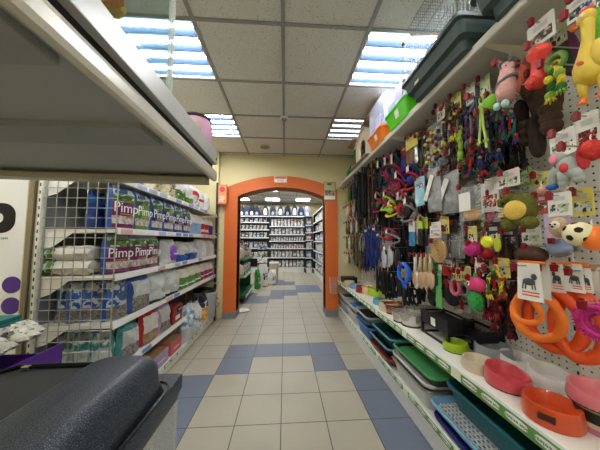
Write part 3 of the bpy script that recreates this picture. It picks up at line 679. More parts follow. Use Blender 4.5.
# lower curved lip, gap, upper band
pr = []
for k in range(9):
    a = -PI/2+PI*.5*k/8; pr.append((-.325+.025*math.cos(a)-.0, 1.515+.03*math.sin(a)+.012))
b = MB(); b.prism([(-.316, 1.512), (-.308, 1.509), (-.302, 1.513), (-.2995, 1.524), (-.2995, 1.545), (-.304, 1.556), (-.33, 1.558), (-.33, 1.53), (-.316, 1.528)], -.6, ye_r, 'Y'); part(b, 'front_lip', gold, t)
b = MB(); b.box(-.34, -.318, -.6, ye_r-.004, 1.556, 1.586); part(b, 'price_channel', darkgap, t)
b = MB(); b.box(-.325, -.300, -.6, ye_r, 1.584, 1.640); part(b, 'upper_band', M('cool_grey_steel', (190, 190, 188), .3, .2), t, bevel=.002)
b = MB(); b.prism([(ye_r-.012+.006*math.cos(a), 1.606+.006*math.sin(a)) for a in [i*PI/5 for i in range(10)]], -.2998, -.2985, 'X'); part(b, 'rivet', darkgap, t)
for x in (-1.52, ):
    for y in (-.55, .84): b = MB(); b.box(x-.02, x+.02, y-.02, y+.02, 0, 1.9); part(b, 'post', grey_steel, t)
# clear tank on it
t = thing('terrarium', 'clear empty plastic tank standing on the overhead shelf', 'tank', (-.6, .2, 1.637))
tx0, tx1, ty0, ty1 = -1.0, -.345, -.35, .70
b = MB()
for q in ((tx1-.004, tx1, ty0, ty1), (tx0, tx1, ty1-.004, ty1), (tx0, tx0+.004, ty0, ty1)): b.box(q[0], q[1], q[2], q[3], 1.64, 2.25)
part(b, 'walls', glass, t)
b = MB(); b.box(tx0, tx1, ty0, ty1, 1.637, 1.641); part(b, 'floor', glass, t)
edge = M('pale_silicone', (205, 214, 205), .3, alpha=.75)
for x, y in ((tx1-.004, ty1-.004), (tx0, ty1-.004)): b = MB(); b.box(x-.006, x+.008, y-.006, y+.008, 1.64, 2.25); part(b, 'corner_seal', edge, t)
t = thing('pet_ornament', 'orange and yellow ornament inside the clear tank', 'ornament', (-.46, .56, 1.642))
def orn(k): return M('ornament_%s' % k[0], k[1], .5, bump=.5, bscale=60)
b = MB(); b.tube([(0, 0, 0), (0, 0, .2)], .006, 6); b.build('stem', glass, t); b = MB(); b.ball((0, 0, .27), (.04, .06, .07), 18, nz_=.8, seed=3); b.build('body', orn(('orange', (226, 140, 60))), t, smooth=True)
b = MB(); b.ball((0, .045, .30), (.03, .035, .05), 12, nz_=.5, seed=5); b.build('crest', orn(('red', (206, 92, 60))), t, smooth=True)
b = MB(); b.ball((0, .05, .23), (.03, .03, .03), 12, nz_=.5, seed=6); b.build('tuft', orn(('yellow', (236, 190, 90))), t, smooth=True)
# pink pet bag at its far end
pinkf = M('pink_quilted_fabric', (214, 168, 196), .8, bump=.4, bscale=30)
t = thing('plush_pet_bed', 'pink quilted pet bed at the far end of the overhead shelf', 'pet bed', (-.365, .965, 1.6405))
b = MB(); b.lathe([(0, 0), (.05, 0), (.062, .03), (.06, .085), (.048, .11), (.04, .08), (.036, .02), (0, .015)], n=20, sx=1.0, sy=1.0); b.build('cushion', pinkf, t, smooth='all')
b = MB(); b.tube([(.05*math.sin(a), .05*math.cos(a), .108) for a in [i*PI/12 for i in range(24)]], .007, 6, True); b.build('piping', M('dark_piping', (60, 40, 50), .7), t, smooth=True)
t = thing('plush_toy', 'tan and black plush lying beside the pink bed', 'plush toy', (-.35, .885, 1.6405))
b = MB(); b.ball((0, 0, .035), (.03, .035, .035), 14, nz_=.2, seed=4); b.build('body', M('tan_plush', (196, 176, 156), .9), t, smooth=True); b = MB(); b.ball((.0, .03, .045), (.018, .018, .018), 12); b.build('head', M('black_plush', (30, 28, 30), .9), t, smooth=True)

# ------------------------------------------------------------------ right shelving unit
BX = 1.30; SX = .885; RY0, RY1 = -.35, 3.95
t = RG = thing('shelving_unit', 'long white perforated gondola of pet toys and leads on the right', 'shelving unit', (1.1, 2, 0))
peg = holed('perforated_board', (226, 222, 210), (40, 38, 36), .03, .03, .0042)
for k, (a, c_) in enumerate(((RY0, .0), (.0, 1.0), (1.0, 2.0), (2.0, 3.0), (3.0, RY1))):
    b = MB(); b.box(BX, BX+.018, a+.014, c_-.014, .56, 2.30); part(b, 'perforated_panel', peg, t)
for y in (RY0, .0, 1.0, 2.0, 3.0, RY1):
    b = MB(); b.mat(up_m); b.box(BX-.004, BX+.05, y-.014, y+.014, 0, 2.34); b.mat(ink)
    for k in range(44): b.box(BX-.0046, BX, y-.004, y+.004, .1+.05*k, .125+.05*k)
    part(b, 'slotted_upright', up_m, t)
b = MB(); b.box(SX, BX, RY0, RY1, .572, .596); part(b, 'display_shelf', M('ivory_shelf', (228, 224, 208), .4, mott=.03), t, bevel=.002)
b = MB(); b.box(SX-.005, BX, RY0, RY1, .13, .155); part(b, 'base_shelf', white_steel, t, bevel=.002)
b = MB(); b.box(SX+.01, BX, RY0, RY1, 0, .13); part(b, 'plinth', M('white_plinth', (214, 214, 208), .4), t)
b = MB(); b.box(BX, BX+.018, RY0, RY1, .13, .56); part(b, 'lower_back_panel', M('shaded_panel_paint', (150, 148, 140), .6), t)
TXF = .925
b = MB(); b.box(TXF+.004, BX, RY0, RY1, 2.188, 2.204); part(b, 'top_shelf', M('top_shelf_paint', (206, 206, 198), .45, mott=.03), t)
b = MB(); b.box(TXF, TXF+.006, RY0, RY1, 2.168, 2.212); b.box(TXF, TXF+.02, RY0, RY1, 2.166, 2.172); part(b, 'top_lip', M('pale_lip_paint', (216, 214, 204), .4), t)
for y in (.0, 1.0, 2.0, 3.0):
    for dz, x0, nm in ((2.188, TXF+.03, 'top_bracket'), (.572, SX+.03, 'shelf_bracket')):
        b = MB(); b.prism([(x0, dz), (BX, dz), (BX, dz-.1), (BX-.05, dz-.09), (x0, dz-.02)], y-.002, y+.002, 'Y'); part(b, nm, white_steel, t)
def rail(z0, z1, x, y0, y1, step, txt=True):
    b = MB(); b.prism([(x-.012, z0), (x, z0), (x, z1+.004), (x-.006, z1+.004)], y0, y1, 'Y'); RL = part(b, 'price_rail', white, RG)
    y = y0+.02; k = 0
    while y+step < y1:
        if k % 5 == 4:
            b = MB(); b.box(x-.0135, x-.0115, y, y+step*.6, z0+.002, z1-.002); part(b, 'blank_tag', M('ivory_tag', (232, 228, 200), .5), RL, root=RG); y += step*.65; k += 1; continue
        zc_ = (z0+z1)/2; xx = x-.0125
        b = MB(); b.box(xx-.0015, xx+.002, y+.0, y+step-.001, z0+.0, z1-.006); g = part(b, 'green_tag', greenp, RL, root=RG)
        if .3 < y < 3.6:
            w2 = step*.4; h2 = (z1-z0)*.27; pts = [(w2*max(-1, min(1, 1.25*math.cos(a))), h2*math.sin(a)) for a in [i*PI/8 for i in range(16)]]
            b = MB(); b.prism([(y+step/2+p[0], zc_+p[1]) for p in pts], xx-.0028, xx-.0013, 'X'); o = part(b, 'name_oval', paper, RL, root=RG)
            if txt and y < 2.3:
                o = text('Зверье мое', .0165, ink, RL, loc_(RG, (xx-.003, y+step/2, zc_)), FXM, ext=.0003)
        y += step; k += 1
rail(.548, .598, SX, RY0, RY1, .112)
rail(.157, .197, SX-.004, RY0, RY1, .112)

# ------------------------------------------------------------------ things on the perforated wall
def sz(p0, p1, q0, q1, X):
    """place and true size of something flat to the wall that fills px p0..p1, py q0..q1 of the photograph in the plane X"""
    a = at(p0, (q0+q1)/2, 'X', X); c_ = at(p1, (q0+q1)/2, 'X', X); m_ = at((p0+p1)/2, q0, 'X', X); n_ = at((p0+p1)/2, q1, 'X', X)
    return (a.y+c_.y)/2, abs(a.y-c_.y), m_.z, abs(m_.z-n_.z)
HK = {}
def hook(y, z, x0, red=True, grp=0):
    k = round(x0, 2)
    lab = ['steel peg hook with red tip in the lower part of the toy wall', 'steel peg hook with red tip at middle height of the toy wall', 'steel peg hook with red tip high on the toy wall'][0 if z < 1.15 else 1 if z < 1.7 else 2]
    if k not in HK:
        t = thing('display_hook', lab, 'hook', (BX, y, z)); L_ = BX-k
        b = MB(); b.tube([(.004, 0, 0), (-L_+.01, 0, 0), (-L_, 0, .012)], .003, 6); b.build('rod', wire, t, smooth=True)
        b = MB(); b.box(-.008, .0, -.012, .012, -.02, .02); b.build('plate', wire, t)
        b = MB(); b.mat(redp); b.prism([(-.008, -.018), (.008, -.018), (.0105, .009), (-.0105, .009)], -L_-.016, -L_-.002, 'X'); b.prism([(-.007, .009), (.007, .009), (.005, .016), (-.005, .016)], -L_-.013, -L_-.005, 'X'); b.build('red_tip', redp, t, bevel=.002)
        HK[k] = t
    else: t = dup(HK[k], loc=(BX, y, z), label=lab)
    t['group'] = 'hooks '+('low' if z < 1.15 else 'middle' if z < 1.7 else 'high')
    return t
def face(parent, w, h, x, z0, mat, nm, th=.002): b = MB(); b.box(x-th, x, -w/2, w/2, z0-h, z0); return b.build(nm, mat, parent)
def card(parent, w, h, base, pic, x=0, top=0, nm='card'):
    """printed hanging card with header, picture and green flash"""
    b = MB(); b.prism([(-w/2, top-h), (w/2, top-h), (w/2, top-.006), (w/2-.006, top), (-w/2+.006, top), (-w/2, top-.006)], x-.0012, x+.0012, 'X'); co = b.build(nm, base, parent)
    if pic: face(co, w*.8, h*.36, x-.0012, top-h*.5, pic, 'picture', .001)
    face(co, w*.5, h*.16, x-.0012, top-h*.2, M('grey_price_print', (206, 204, 198), .5), 'price_sticker', .0012)
pinkcard = M('pink_white_card', (232, 214, 206), .45); yelcard = M('yellow_card', (230, 214, 96), .45); gncard = M('green_card', (128, 180, 84), .45); orcard = M('orange_card', (226, 150, 60), .45); wcard = M('white_card', (230, 228, 218), .45)
pics = [printed('pet_picture_%d' % i, c, 105, seed=i) for i, c in enumerate((((60, 56, 54), (200, 190, 176), (120, 90, 70)), ((40, 70, 60), (180, 196, 150), (226, 222, 210)), ((110, 60, 90), (224, 210, 216), (150, 110, 140)), ((30, 30, 34), (220, 200, 120), (190, 190, 186)), ((80, 110, 160), (214, 220, 226), (40, 46, 60)), ((190, 60, 50), (235, 225, 210), (70, 60, 58))))]
def packet(lab, p0, p1, q0, q1, X, base, pic=None, bub=None, th=.02, rz=0, cat='packet', name='carded_packet', grp=None, hk=True):
    y, w, z, h = sz(p0, p1, q0, q1, X); t = thing(name, lab, cat, (X, y, z), rz, grp)
    card(t, w, h*(1 if not bub else .42), base, pic)
    if bub:
        b = MB(); bb = bag_mesh(w*.95, h*.6, th, [(0, 1, bub)], BAGN[0]*.7+y, .006, .1, 8); bb.v = [(-v[0]-.001, v[1], v[2]-h) for v in bb.v]; bb.build('blister', None, t, smooth=True)
    if hk: hook(y, z-.012, X-.03)
    return t
# hooks full of small carded goods on the far third of the wall
fcol = [((196, 186, 90), 'yellow'), ((84, 128, 60), 'green'), ((34, 62, 110), 'blue'), ((28, 28, 30), 'black'), ((226, 222, 210), 'white'), ((196, 176, 150), 'beige'), ((130, 34, 34), 'red'), ((70, 54, 96), 'violet'), ((120, 92, 66), 'brown'), ((150, 154, 156), 'grey')]
fm = {n: M('far_pack_'+n, c, .4, mott=.2, scale=60) for c, n in fcol}
rows = [(2.12, .24, ('yellow', 'green', 'black', 'blue', 'yellow', 'green', 'black'), 'top'), (1.80, .19, ('white', 'beige', 'red', 'grey', 'white', 'black', 'brown'), 'second'), (1.545, .19, ('green', 'violet', 'beige', 'blue', 'yellow', 'black', 'brown'), 'third'), (1.30, .19, ('green', 'white', 'brown', 'black', 'green', 'grey', 'brown'), 'fourth'), (1.05, .17, ('white', 'brown', 'grey', 'green', 'black', 'brown', 'black'), 'lowest')]
proto = {}
for ri, (z, h, cols, rn) in enumerate(rows):
    for ci in range(7):
        y = 3.86-.135*ci; cn = cols[ci]; hook(y, z+.01, .99)
        for k in range(4):
            key = (cn, ri); w = .085
            lab = '%s carded packet in the %s row of hooks nearest the arch' % (cn, rn)
            if key not in proto:
                o = thing('carded_packet', lab, 'packet', (1.03+.06*k, y, z), 0, lab+'s')
                b = MB(); b.mat(wcard if k % 2 else fm[cn]); b.box(-.002, .002, -w/2, w/2, -h*.3, .01); b.build('card', None, o)
                b = MB(); b.ball((0, 0, -h*.62), (.018, w*.45, h*.36), 10, nz_=.3, seed=ri+ci); b.build('content', fm[cn], o, smooth=True); proto[key] = o
            else: dup(proto[key], loc=(1.03+.06*k, y, z), rot=(0, 0, R.uniform(-.5, .5)), label=lab, group=lab+'s', scale=(1, R.uniform(.8, 1.15), R.uniform(.85, 1.1)))

def lead(lab, px, q0, q1, X, mat, n=4, spread=.03, w=.006, name='dog_lead', cat='lead', knotm=None, clasp=True, grp=None, loopw=.02):
    """hanging bundle of n folded straps"""
    y, _, z, h = sz(px-1, px+1, q0, q1, X); t = thing(name, lab, cat, (X, y, z), 0, grp)
    for k in range(n):
        dx = (k-(n-1)/2)*spread*.6; hh = h*R.uniform(.78, 1); lw = loopw*R.uniform(.7, 1.3)
        p = [(dx, -.004, 0), (dx+R.uniform(-.006, .006), -lw*.8, -hh*.3), (dx+R.uniform(-.01, .01), -lw, -hh*.75), (dx, -lw*.5, -hh*.97), (dx, 0, -hh), (dx, lw*.5, -hh*.97), (dx+R.uniform(-.01, .01), lw, -hh*.7), (dx, lw*.7, -hh*.3), (dx, .004, 0)]
        b = MB(); b.tube(p, w, 6); b.build('strap', mat if not isinstance(mat, list) else mat[k % len(mat)], t, smooth=True)
    if clasp:
        b = MB(); b.tube([(0, 0, -h*1.0), (0, .0, -h*1.0-.03)], .006, 6); b.tube([(0, .012*math.cos(a), -h-.04+.014*math.sin(a)) for a in [i*PI/6 for i in range(12)]], .003, 5, True); b.build('snap_clasp', chrome, t, smooth=True)
    b = MB(); b.box(-.014, .014, -.012, .012, -.05, -.02); b.build('paper_band', wcard, t)
    hook(y, z+.003, X-.04)
    return t
nyl = {k: M('nylon_'+k, c, .7, bump=.4, bscale=200) for k, c in dict(black=(20, 20, 22), brown=(70, 46, 34), blue=(20, 46, 124), red=(170, 26, 40), teal=(14, 50, 62), magenta=(150, 24, 70), yellow=(220, 200, 60), green=(70, 150, 60), grey=(120, 120, 124), cyan=(60, 140, 190), lime=(150, 200, 60), olive=(90, 92, 60)).items()}
X1 = 1.08
for i, (px, q0, q1, cn, lab) in enumerate((
    (361, 168, 226, 'black', 'long black lead hanging in the corner of the wall near the arch'), (365, 165, 232, 'black', 'second long black lead left of the brown one'),
    (369, 162, 222, 'black', 'thick black lead just left of the long brown lead'), (373, 160, 224, 'brown', 'long dark brown leather lead on the right wall'),
    (377, 162, 218, 'brown', 'second dark brown leather lead, nearer than the first'),
    (366, 228, 272, 'blue', 'royal blue cord lead, the farthest of the blue ones'), (370, 224, 268, 'blue', 'royal blue cord lead, second of the blue ones'), (374, 226, 275, 'blue', 'royal blue cord lead, third of the blue ones'), (378, 232, 266, 'blue', 'royal blue cord lead, the nearest of the thin blue ones'),
    (362, 232, 272, 'olive', 'olive cord lead left of the blue cord leads'), (358, 236, 270, 'brown', 'short brown lead left of the olive lead'),
    (385, 268, 294, 'black', 'black lead hanging low beneath the white retractable leads'), (391, 272, 299, 'black', 'black nylon lead left of the blue ring collar'), (402, 278, 297, 'black', 'black lead directly beneath the blue ring collar'), (409, 280, 300, 'black', 'black nylon lead right of the blue ring collar'),
    (414, 288, 305, 'black', 'spotted black lead under the pale wooden brushes'))):
    lead(lab, px, q0, q1, X1-.02, nyl[cn], n={'brown': 4, 'blue': 3}.get(cn, 6), spread=.055, w=.005 if cn == 'blue' else .009)
def harness(lab, p0, p1, q0, q1, X, m1, m2, name='dog_harness', cat='harness'):
    y, w, z, h = sz(p0, p1, q0, q1, X); w = min(w, .32); t = thing(name, lab, cat, (X, y, z))
    for k, (cz, ry, rz_, mm) in enumerate(((-h*.3, w*.45, h*.28, m1), (-h*.62, w*.5, h*.3, m2))):
        b = MB(); b.tube([(-.02+.03*math.sin(2*a+k), ry*math.cos(a), cz+rz_*math.sin(a)) for a in [i*PI/10 for i in range(20)]], .011, 8, True); b.build('strap_loop', mm, t, smooth=True)
    b = MB(); b.ball((-.02, 0, -h*.55), (.02, w*.28, h*.2), 14, nz_=.15, seed=p0); b.build('chest_pad', m1, t, smooth=True)
    b = MB(); b.box(-.035, -.02, -.02, .02, -h*.5, -h*.42); b.build('buckle', black, t, bevel=.003)
    b = MB(); b.box(-.046, -.044, -.02, .02, -h*.3, -h*.05); b.build('swing_tag', wcard, t)
    hook(y, z-.005, X-.05); return t
for a in ((371, 379, 160, 186, 'yellow', 'black', 'yellow and black harness at the far end of the upper straps'), (377, 387, 158, 192, 'teal', 'black', 'dark teal harness with black strap under the top shelf'), (384, 395, 155, 190, 'magenta', 'teal', 'magenta and teal harness under the top shelf'), (391, 402, 152, 192, 'teal', 'magenta', 'teal harness with magenta band, nearest of the upper harnesses'), (396, 405, 170, 198, 'magenta', 'magenta', 'bright magenta harness hanging left of the blue harness'),
          (396, 410, 190, 224, 'red', 'black', 'red harness with black straps and white buckles'), (407, 419, 164, 192, 'blue', 'red', 'royal blue harness with a red band below it'), (375, 384, 192, 214, 'olive', 'magenta', 'small olive harness with magenta trim'), (383, 393, 190, 212, 'magenta', 'lime', 'small magenta and lime harness'), (388, 398, 200, 218, 'lime', 'yellow', 'bright lime and yellow harness'), (404, 416, 196, 224, 'black', 'grey', 'black harness with grey loops beside the red harness')):
    harness(a[6], a[0], a[1], a[2], a[3], X1, nyl[a[4]], nyl[a[5]])
# blue dark muzzle with big red fabric cap
t = harness('dark red padded muzzle over a white tag at mid wall', 383, 400, 228, 246, 1.03, M('dark_red_leather', (140, 16, 30), .35), nyl['grey'], 'muzzle', 'muzzle')
for k, (px, q0) in enumerate(((385, 246), (391, 243), (398, 247))):
    y, w, z, h = sz(px-5, px+5, q0, q0+26, 1.05); t = thing('retractable_lead', ['farthest', 'middle', 'nearest'][k]+' of three grey and white retractable leads under the dark red muzzle', 'lead', (1.05, y, z))
    b = MB(); b.ball((0, 0, -h*.45), (.022, min(w*.4, .055), h*.42), 14); b.build('casing', M('pale_grey_shell', (196, 198, 200), .35) if k != 2 else black, t, smooth=True)
    b = MB(); b.tube([(0, .04*math.cos(a), -h*.3+.05*math.sin(a)) for a in [i*PI/8 for i in range(16)]], .011, 8, True); b.build('handle', darkgap, t, smooth=True)
    b = MB(); b.tube([(0, 0, -h*.8), (0, 0, -h*1.15)], .006, 6); b.build('strap', nyl['black'], t); hook(y, z-.003, 1.0)
# carded and bagged goods, middle of the wall
P_ = packet
tealpk = M('pale_aqua_pack', (150, 200, 214), .3, coat=.3); silverb = M('silver_tool', (170, 170, 168), .25, .7); brownb = M('brown_handle', (130, 84, 44), .5)
P_('blue collar in a red edged packet below the top shelf', 401, 407, 146, 172, X1, fm['red'], None, nyl['blue'])
P_('yellow card with a brown brush below the green crate', 406, 413, 137, 167, 1.06, yelcard, None, brownb)
P_('pale yellow card with a slim silver comb', 413, 418, 133, 164, 1.06, yelcard, None, silverb)
P_('slim black packet right of the comb cards', 418, 422, 134, 168, X1, blackm, None, black)
P_('second slim black packet, closest to the clear bag of bells', 423, 427, 132, 172, X1, blackm, None, black)
P_('clear sleeve with a silver dog comb', 425, 430, 130, 176, 1.10, clear, None, silverb)
P_('aqua and blue boxed grooming glove with yellow foot', 415, 425, 177, 206, 1.05, tealpk, pics[4], tealpk)
P_('violet blister pack behind the aqua box', 423, 430, 172, 186, 1.12, fm['violet'], None, fm['violet'])
P_('pale blue handled brush on a white card', 409, 415, 222, 246, X1, wcard, None, nyl['cyan'])
P_('white card with a red mark beside the lime brush card', 413, 418, 218, 244, 1.1, wcard, pics[5])
P_('lime green backed card with a slim tool', 418, 423, 217, 246, X1, M('lime_card', (190, 214, 70), .4), None, black)
P_('black slim tool on a lime card near the white table card', 423, 428, 217, 246, X1+.02, M('lime_card', (190, 214, 70), .4), None, black)
P_('white card with blue and red rows of print', 430, 441, 222, 238, 1.04, wcard, printed('row_print', [(226, 224, 216), (120, 150, 190), (230, 226, 220), (200, 120, 110)], 50, stretch=(1, .3, 2)))
P_('yellow and red blister card above the straw disc', 439, 449, 216, 234, 1.08, yelcard, pics[5])
P_('black blister pack right of the yellow and red card', 448, 458, 212, 232, 1.1, blackm, None, black)
P_('black and yellow card with a penguin-like picture', 468, 477, 226, 242, 1.06, yelcard, pics[3])
P_('dark card with a white sticker above the yellow ball', 486, 502, 222, 246, 1.10, M('charcoal_card', (50, 48, 60), .5), pics[3])
P_('clear hanging sleeve with pale green slip', 451, 465, 220, 258, 1.12, clear, None, clear)
P_('white oval pad on a dark card under the straw disc', 431, 442, 258, 272, X1, M('charcoal_card', (50, 48, 60), .5), None, white)
P_('red and yellow toy card right of the oval pad', 442, 452, 260, 276, X1, wcard, pics[5], nyl['red'])
for k, (p0, p1, q0, q1) in enumerate(((452, 457, 268, 281), (457, 462, 268, 281), (462, 467, 269, 280), (466, 471, 266, 282))):
    P_(['leftmost', 'second', 'third', 'rightmost'][k]+' of four narrow yellow cards above the pink ring', p0, p1, q0, q1, X1, yelcard, pics[3])
P_('white and orange card left of the tall black tool', 475, 485, 258, 276, 1.06, wcard, pics[5], hk=True)
P_('tall black slim tool between two yellow cards', 485, 489, 257, 283, 1.05, blackm, None, black)
P_('narrow white card right of the tall black tool', 489, 494, 257, 274, 1.08, wcard, pics[1])
P_('yellow card with a black dog picture by the orange rings', 496, 510, 258, 277, 1.08, yelcard, pics[3])
# cards hanging close to the board, between the nearer goods
for k in range(95):
    px = 428+R.random()*110; py = 96+R.random()*190
    if px > 505 and py < 165 or px > 522: continue
    kind = R.choice(('black', 'white', 'grey', 'brown', 'dark', 'green', 'red', 'black'))
    b_ = {'black': blackm, 'white': wcard, 'grey': clear, 'brown': fm['brown'], 'dark': M('charcoal_card', (50, 48, 60), .5), 'green': gncard, 'red': fm['red']}[kind]
    lab = {'black': 'black', 'white': 'white', 'grey': 'clear', 'brown': 'brown', 'dark': 'charcoal', 'green': 'green', 'red': 'dark red'}[kind]+' card hanging close to the board behind nearer toys'
    P_(lab, px-3-R.random()*3, px+3+R.random()*3, py, py+14+R.random()*12, 1.19+R.random()*.07, b_, pics[R.randrange(6)], R.choice((None, None, black, fm['brown'], nyl['olive'])), grp='cards close to the board', hk=False, th=.014)
# clear bag of bells and beads
y, w, z, h = sz(429, 446, 120, 168, 1.06); t = thing('bag_of_toys', 'clear bag of brown, yellow and red balls below the dark cage tray', 'bag', (1.06, y, z)); hook(y, z-.004, 1.0)
bag_mesh(w, h, .06, [(0, 1, clear)], 4, .006, .1).build('film', None, t, smooth=True).location = (0, 0, -h)
for k in range(46):
    b = MB(); b.ball((R.uniform(-.05, -.02), R.uniform(-w*.42, w*.42), -h+R.uniform(.02, h*.8)), .0135, 8); b.build('ball', [fm['brown'], nyl['yellow'], fm['red'], black, fm['beige'], nyl['brown']][R.randrange(6)], t, smooth=True)
# grey plastic bags
frost = M('grey_shiny_film', (150, 152, 150), .18, bump=.8, bscale=26, coat=.5, mott=.3)
for k, (p0, p1, q0, q1, X, lab) in enumerate(((429, 441, 168, 212, 1.02, 'silver plastic bag with a slanted white label, left of two'), (441, 458, 172, 214, 1.06, 'silver plastic bag with pale grey print, right of two'), (430, 446, 176, 198, 1.14, 'crumpled clear bag behind the silver bags'), (455, 466, 195, 222, 1.14, 'dark crumpled bag between the silver bag and orange bag'))):
    y, w, z, h = sz(p0, p1, q0, q1, X); t = thing('plastic_bag', lab, 'bag', (X, y, z), .1*k); hook(y, z-.004, X-.06)
    bag_mesh(w, h, .05, [(0, 1, frost if k < 2 else clear if k == 2 else M('smoke_film', (60, 60, 62), .2, bump=.6, bscale=30, coat=.5))], k+9, .014, .15).build('film', None, t, smooth=True).location = (0, 0, -h)
    if k < 2: b = MB(); b.obox((-.038, .01, -h*.45), (.003, .04, h*.6), (.5, 0, 0)); b.build('label', wcard, t)
y, w, z, h = sz(460, 484, 186, 221, 1.02); t = thing('bag_of_treats', 'clear bag with a white card and an orange-yellow toy', 'bag', (1.02, y, z)); hook(y, z-.004, .96)
bag_mesh(w, h, .06, [(0, 1, clear)], 5, .008, .4).build('film', None, t, smooth=True).location = (0, 0, -h)
b = MB(); b.box(-.045, -.043, -w*.28, w*.2, -h*.72, -h*.2); b.build('card', wcard, t); b = MB(); b.ball((0, .0, -h*.82), (.025, w*.33, h*.17), 14, nz_=.1); b.build('toy', M('amber_rubber', (226, 160, 50), .4), t, smooth=True)
P_('white and red boxed card left of the olive plush', 481, 499, 178, 212, 1.08, wcard, pics[5])
P_('pale card with a pink and white picture behind the olive plush', 489, 502, 190, 218, 1.12, pinkcard, pics[2])
P_('white card with a round dark mark above the olive plush', 497, 520, 170, 187, 1.04, pinkcard, pics[1])
P_('green and white card above the head of the olive plush', 518, 531, 167, 186, 1.10, gncard, pics[1])
P_('yellow and white card right of the olive plush head', 532, 551, 172, 186, 1.12, yelcard, pics[3])
P_('orange-red card behind the olive plush belly', 536, 549, 192, 214, 1.14, M('brick_card', (190, 84, 50), .5), pics[5])
P_('white and green card beneath the feet of the olive plush', 522, 541, 226, 244, 1.12, wcard, pics[1])
P_('dark card under the olive plush, left of the white one', 500, 518, 228, 246, 1.14, M('charcoal_card', (50, 48, 60), .5), pics[0])
P_('white and green card hanging from the hook by the brown plush', 548, 578, 130, 156, 1.0, wcard, pics[1], rz=-.15)
P_('white card with black oval logo at the right edge', 576, 600, 112, 148, 1.04, wcard, pics[5])
P_('upper white card with a grey sticker over the ball toys', 548, 572, 192, 216, .98, wcard, pics[1])
P_('lilac card with a beige hedgehog plush on it', 545, 571, 214, 238, .985, M('lilac_card', (216, 202, 212), .5), None, hk=False)
P_('yellow and green striped card behind the football', 572, 594, 188, 216, 1.06, yelcard, pics[1])
P_('white and green card over the red dumbbell', 527, 556, 18, 44, .99, wcard, pics[0])
P_('pale green card just right of the card over the dumbbell', 548, 567, 20, 46, 1.05, M('pale_green_card', (196, 210, 150), .5), pics[1])
P_('slanted white card at the top edge by the yellow chicken', 566, 596, -6, 16, 1.0, wcard, pics[4])
P_('white card high on the wall below the end of the cage tray', 466, 475, 84, 104, 1.06, wcard, pics[0])
P_('pale card beside the lime ball, below the top shelf', 480, 490, 76, 95, 1.08, M('pale_green_card', (196, 210, 150), .5), pics[1])
P_('white card left of the bead bag, high on the wall', 437, 445, 104, 120, 1.05, wcard, pics[3])
P_('yellow and white card above the rope cluster', 451, 461, 94, 112, 1.05, yelcard, pics[0])

# straw disc, paddles, blue ring
y, w, z, h = sz(432, 449, 240, 262, 1.03); t = thing('scratching_disc', 'round straw coloured woven disc at mid wall', 'disc toy', (1.03, y, z)); hook(y, z-.004, .98)
b = MB()
for k in range(5):
    r = h*.5*(k+1)/5; b.tube([(-.01, r*1.0*math.cos(a), -h*.5+r*math.sin(a)) for a in [i*PI/10 for i in range(20)]], h*.055, 6, True)
b.build('weave', M('straw_fibre', (186, 152, 100), .9, bump=.8, bscale=90), t, smooth='all')
beige_w = M('pale_beech_wood', (206, 182, 146), .5)
for k, px in enumerate((416, 421, 426, 431)):
    y, w, z, h = sz(px-3, px+3, 254, 289, 1.02); t = thing('wooden_brush', ['leftmost', 'second', 'third', 'rightmost'][k]+' of four pale paddle brushes under the straw disc', 'brush', (1.02, y, z)); hook(y, z-.004, .98)
    b = MB(); b.ball((0, 0, -h*.72), (.014, .036, h*.28), 14); b.tube([(0, 0, -h*.5), (0, 0, -h*.2), (0, 0, 0)], [.02, .013, .012], 8); b.build('paddle', [M('white_enamel', (226, 222, 212), .35), beige_w][k > 0], t, smooth='all')
    b = MB(); b.ball((-.012, 0, -h*.72), (.008, .026, h*.2), 12); b.build('cushion', M('tan_cushion', (196, 160, 120), .6), t, smooth=True)
for k, px in enumerate((434, 438)):
    P_(['darker', 'paler'][k]+' green fabric mitt hanging right of the paddle brushes', px-2, px+4, 258+k*12, 292+k*16, 1.06, [nyl['green'], M('pale_green_cloth', (110, 180, 100), .8)][k], None, [M('deep_green_cloth', (20, 96, 66), .8), M('pale_green_cloth', (110, 180, 100), .8)][k])
y, w, z, h = sz(397, 411, 263, 288, 1.0); t = thing('collar', 'bright blue ring collar with a blue tag', 'collar', (1.0, y, z)); hook(y, z+.002, .97)
b = MB(); b.tube([(0, h*.4*math.cos(a)*1.0, -h*.42+h*.38*math.sin(a)) for a in [i*PI/12 for i in range(24)]], .017, 8, True); b.build('ring', M('bright_blue_rubber', (40, 104, 214), .4), t, smooth=True)
b = MB(); b.ball((-.005, -.02, -h*.92), (.014, .03, .04), 12); b.build('tag', M('bright_blue_rubber', (40, 104, 214), .4), t, smooth=True)
def blob(name, lab, cat, p0, p1, q0, q1, X, mat, nz_=0, thick=None, hk=False, shape=1):
    y, w, z, h = sz(p0, p1, q0, q1, X); d = thick or h*.5; 
    t = thing(name, lab, cat, (X, y, z)); b = MB(); b.ball((0, 0, -h/2), (d/2 if thick else h*.5, min(w/2, h*.9), h/2), 20, nz_=nz_, seed=p0*.3); b.build('body', mat, t, smooth=True)
    if hk: hook(y, z-.002, X-.02)
    b = MB(); b.tube([(0, 0, -.01), (0, .004, .012), (0, 0, .02)], .002, 5); b.build('hanging_loop', white, t)
    return t, y, w, z, h
blob('grooming_brush', 'oval black brush right of the green mitts', 'brush', 444, 460, 284, 306, 1.08, blackm, .05, .04, True)
blob('grooming_brush', 'square black brush left of the oval one', 'brush', 428, 438, 290, 306, 1.08, black, 0, .04, True)
P_('black carded bag right of the nylon leads', 414, 424, 272, 296, 1.14, blackm, pics[0], None)
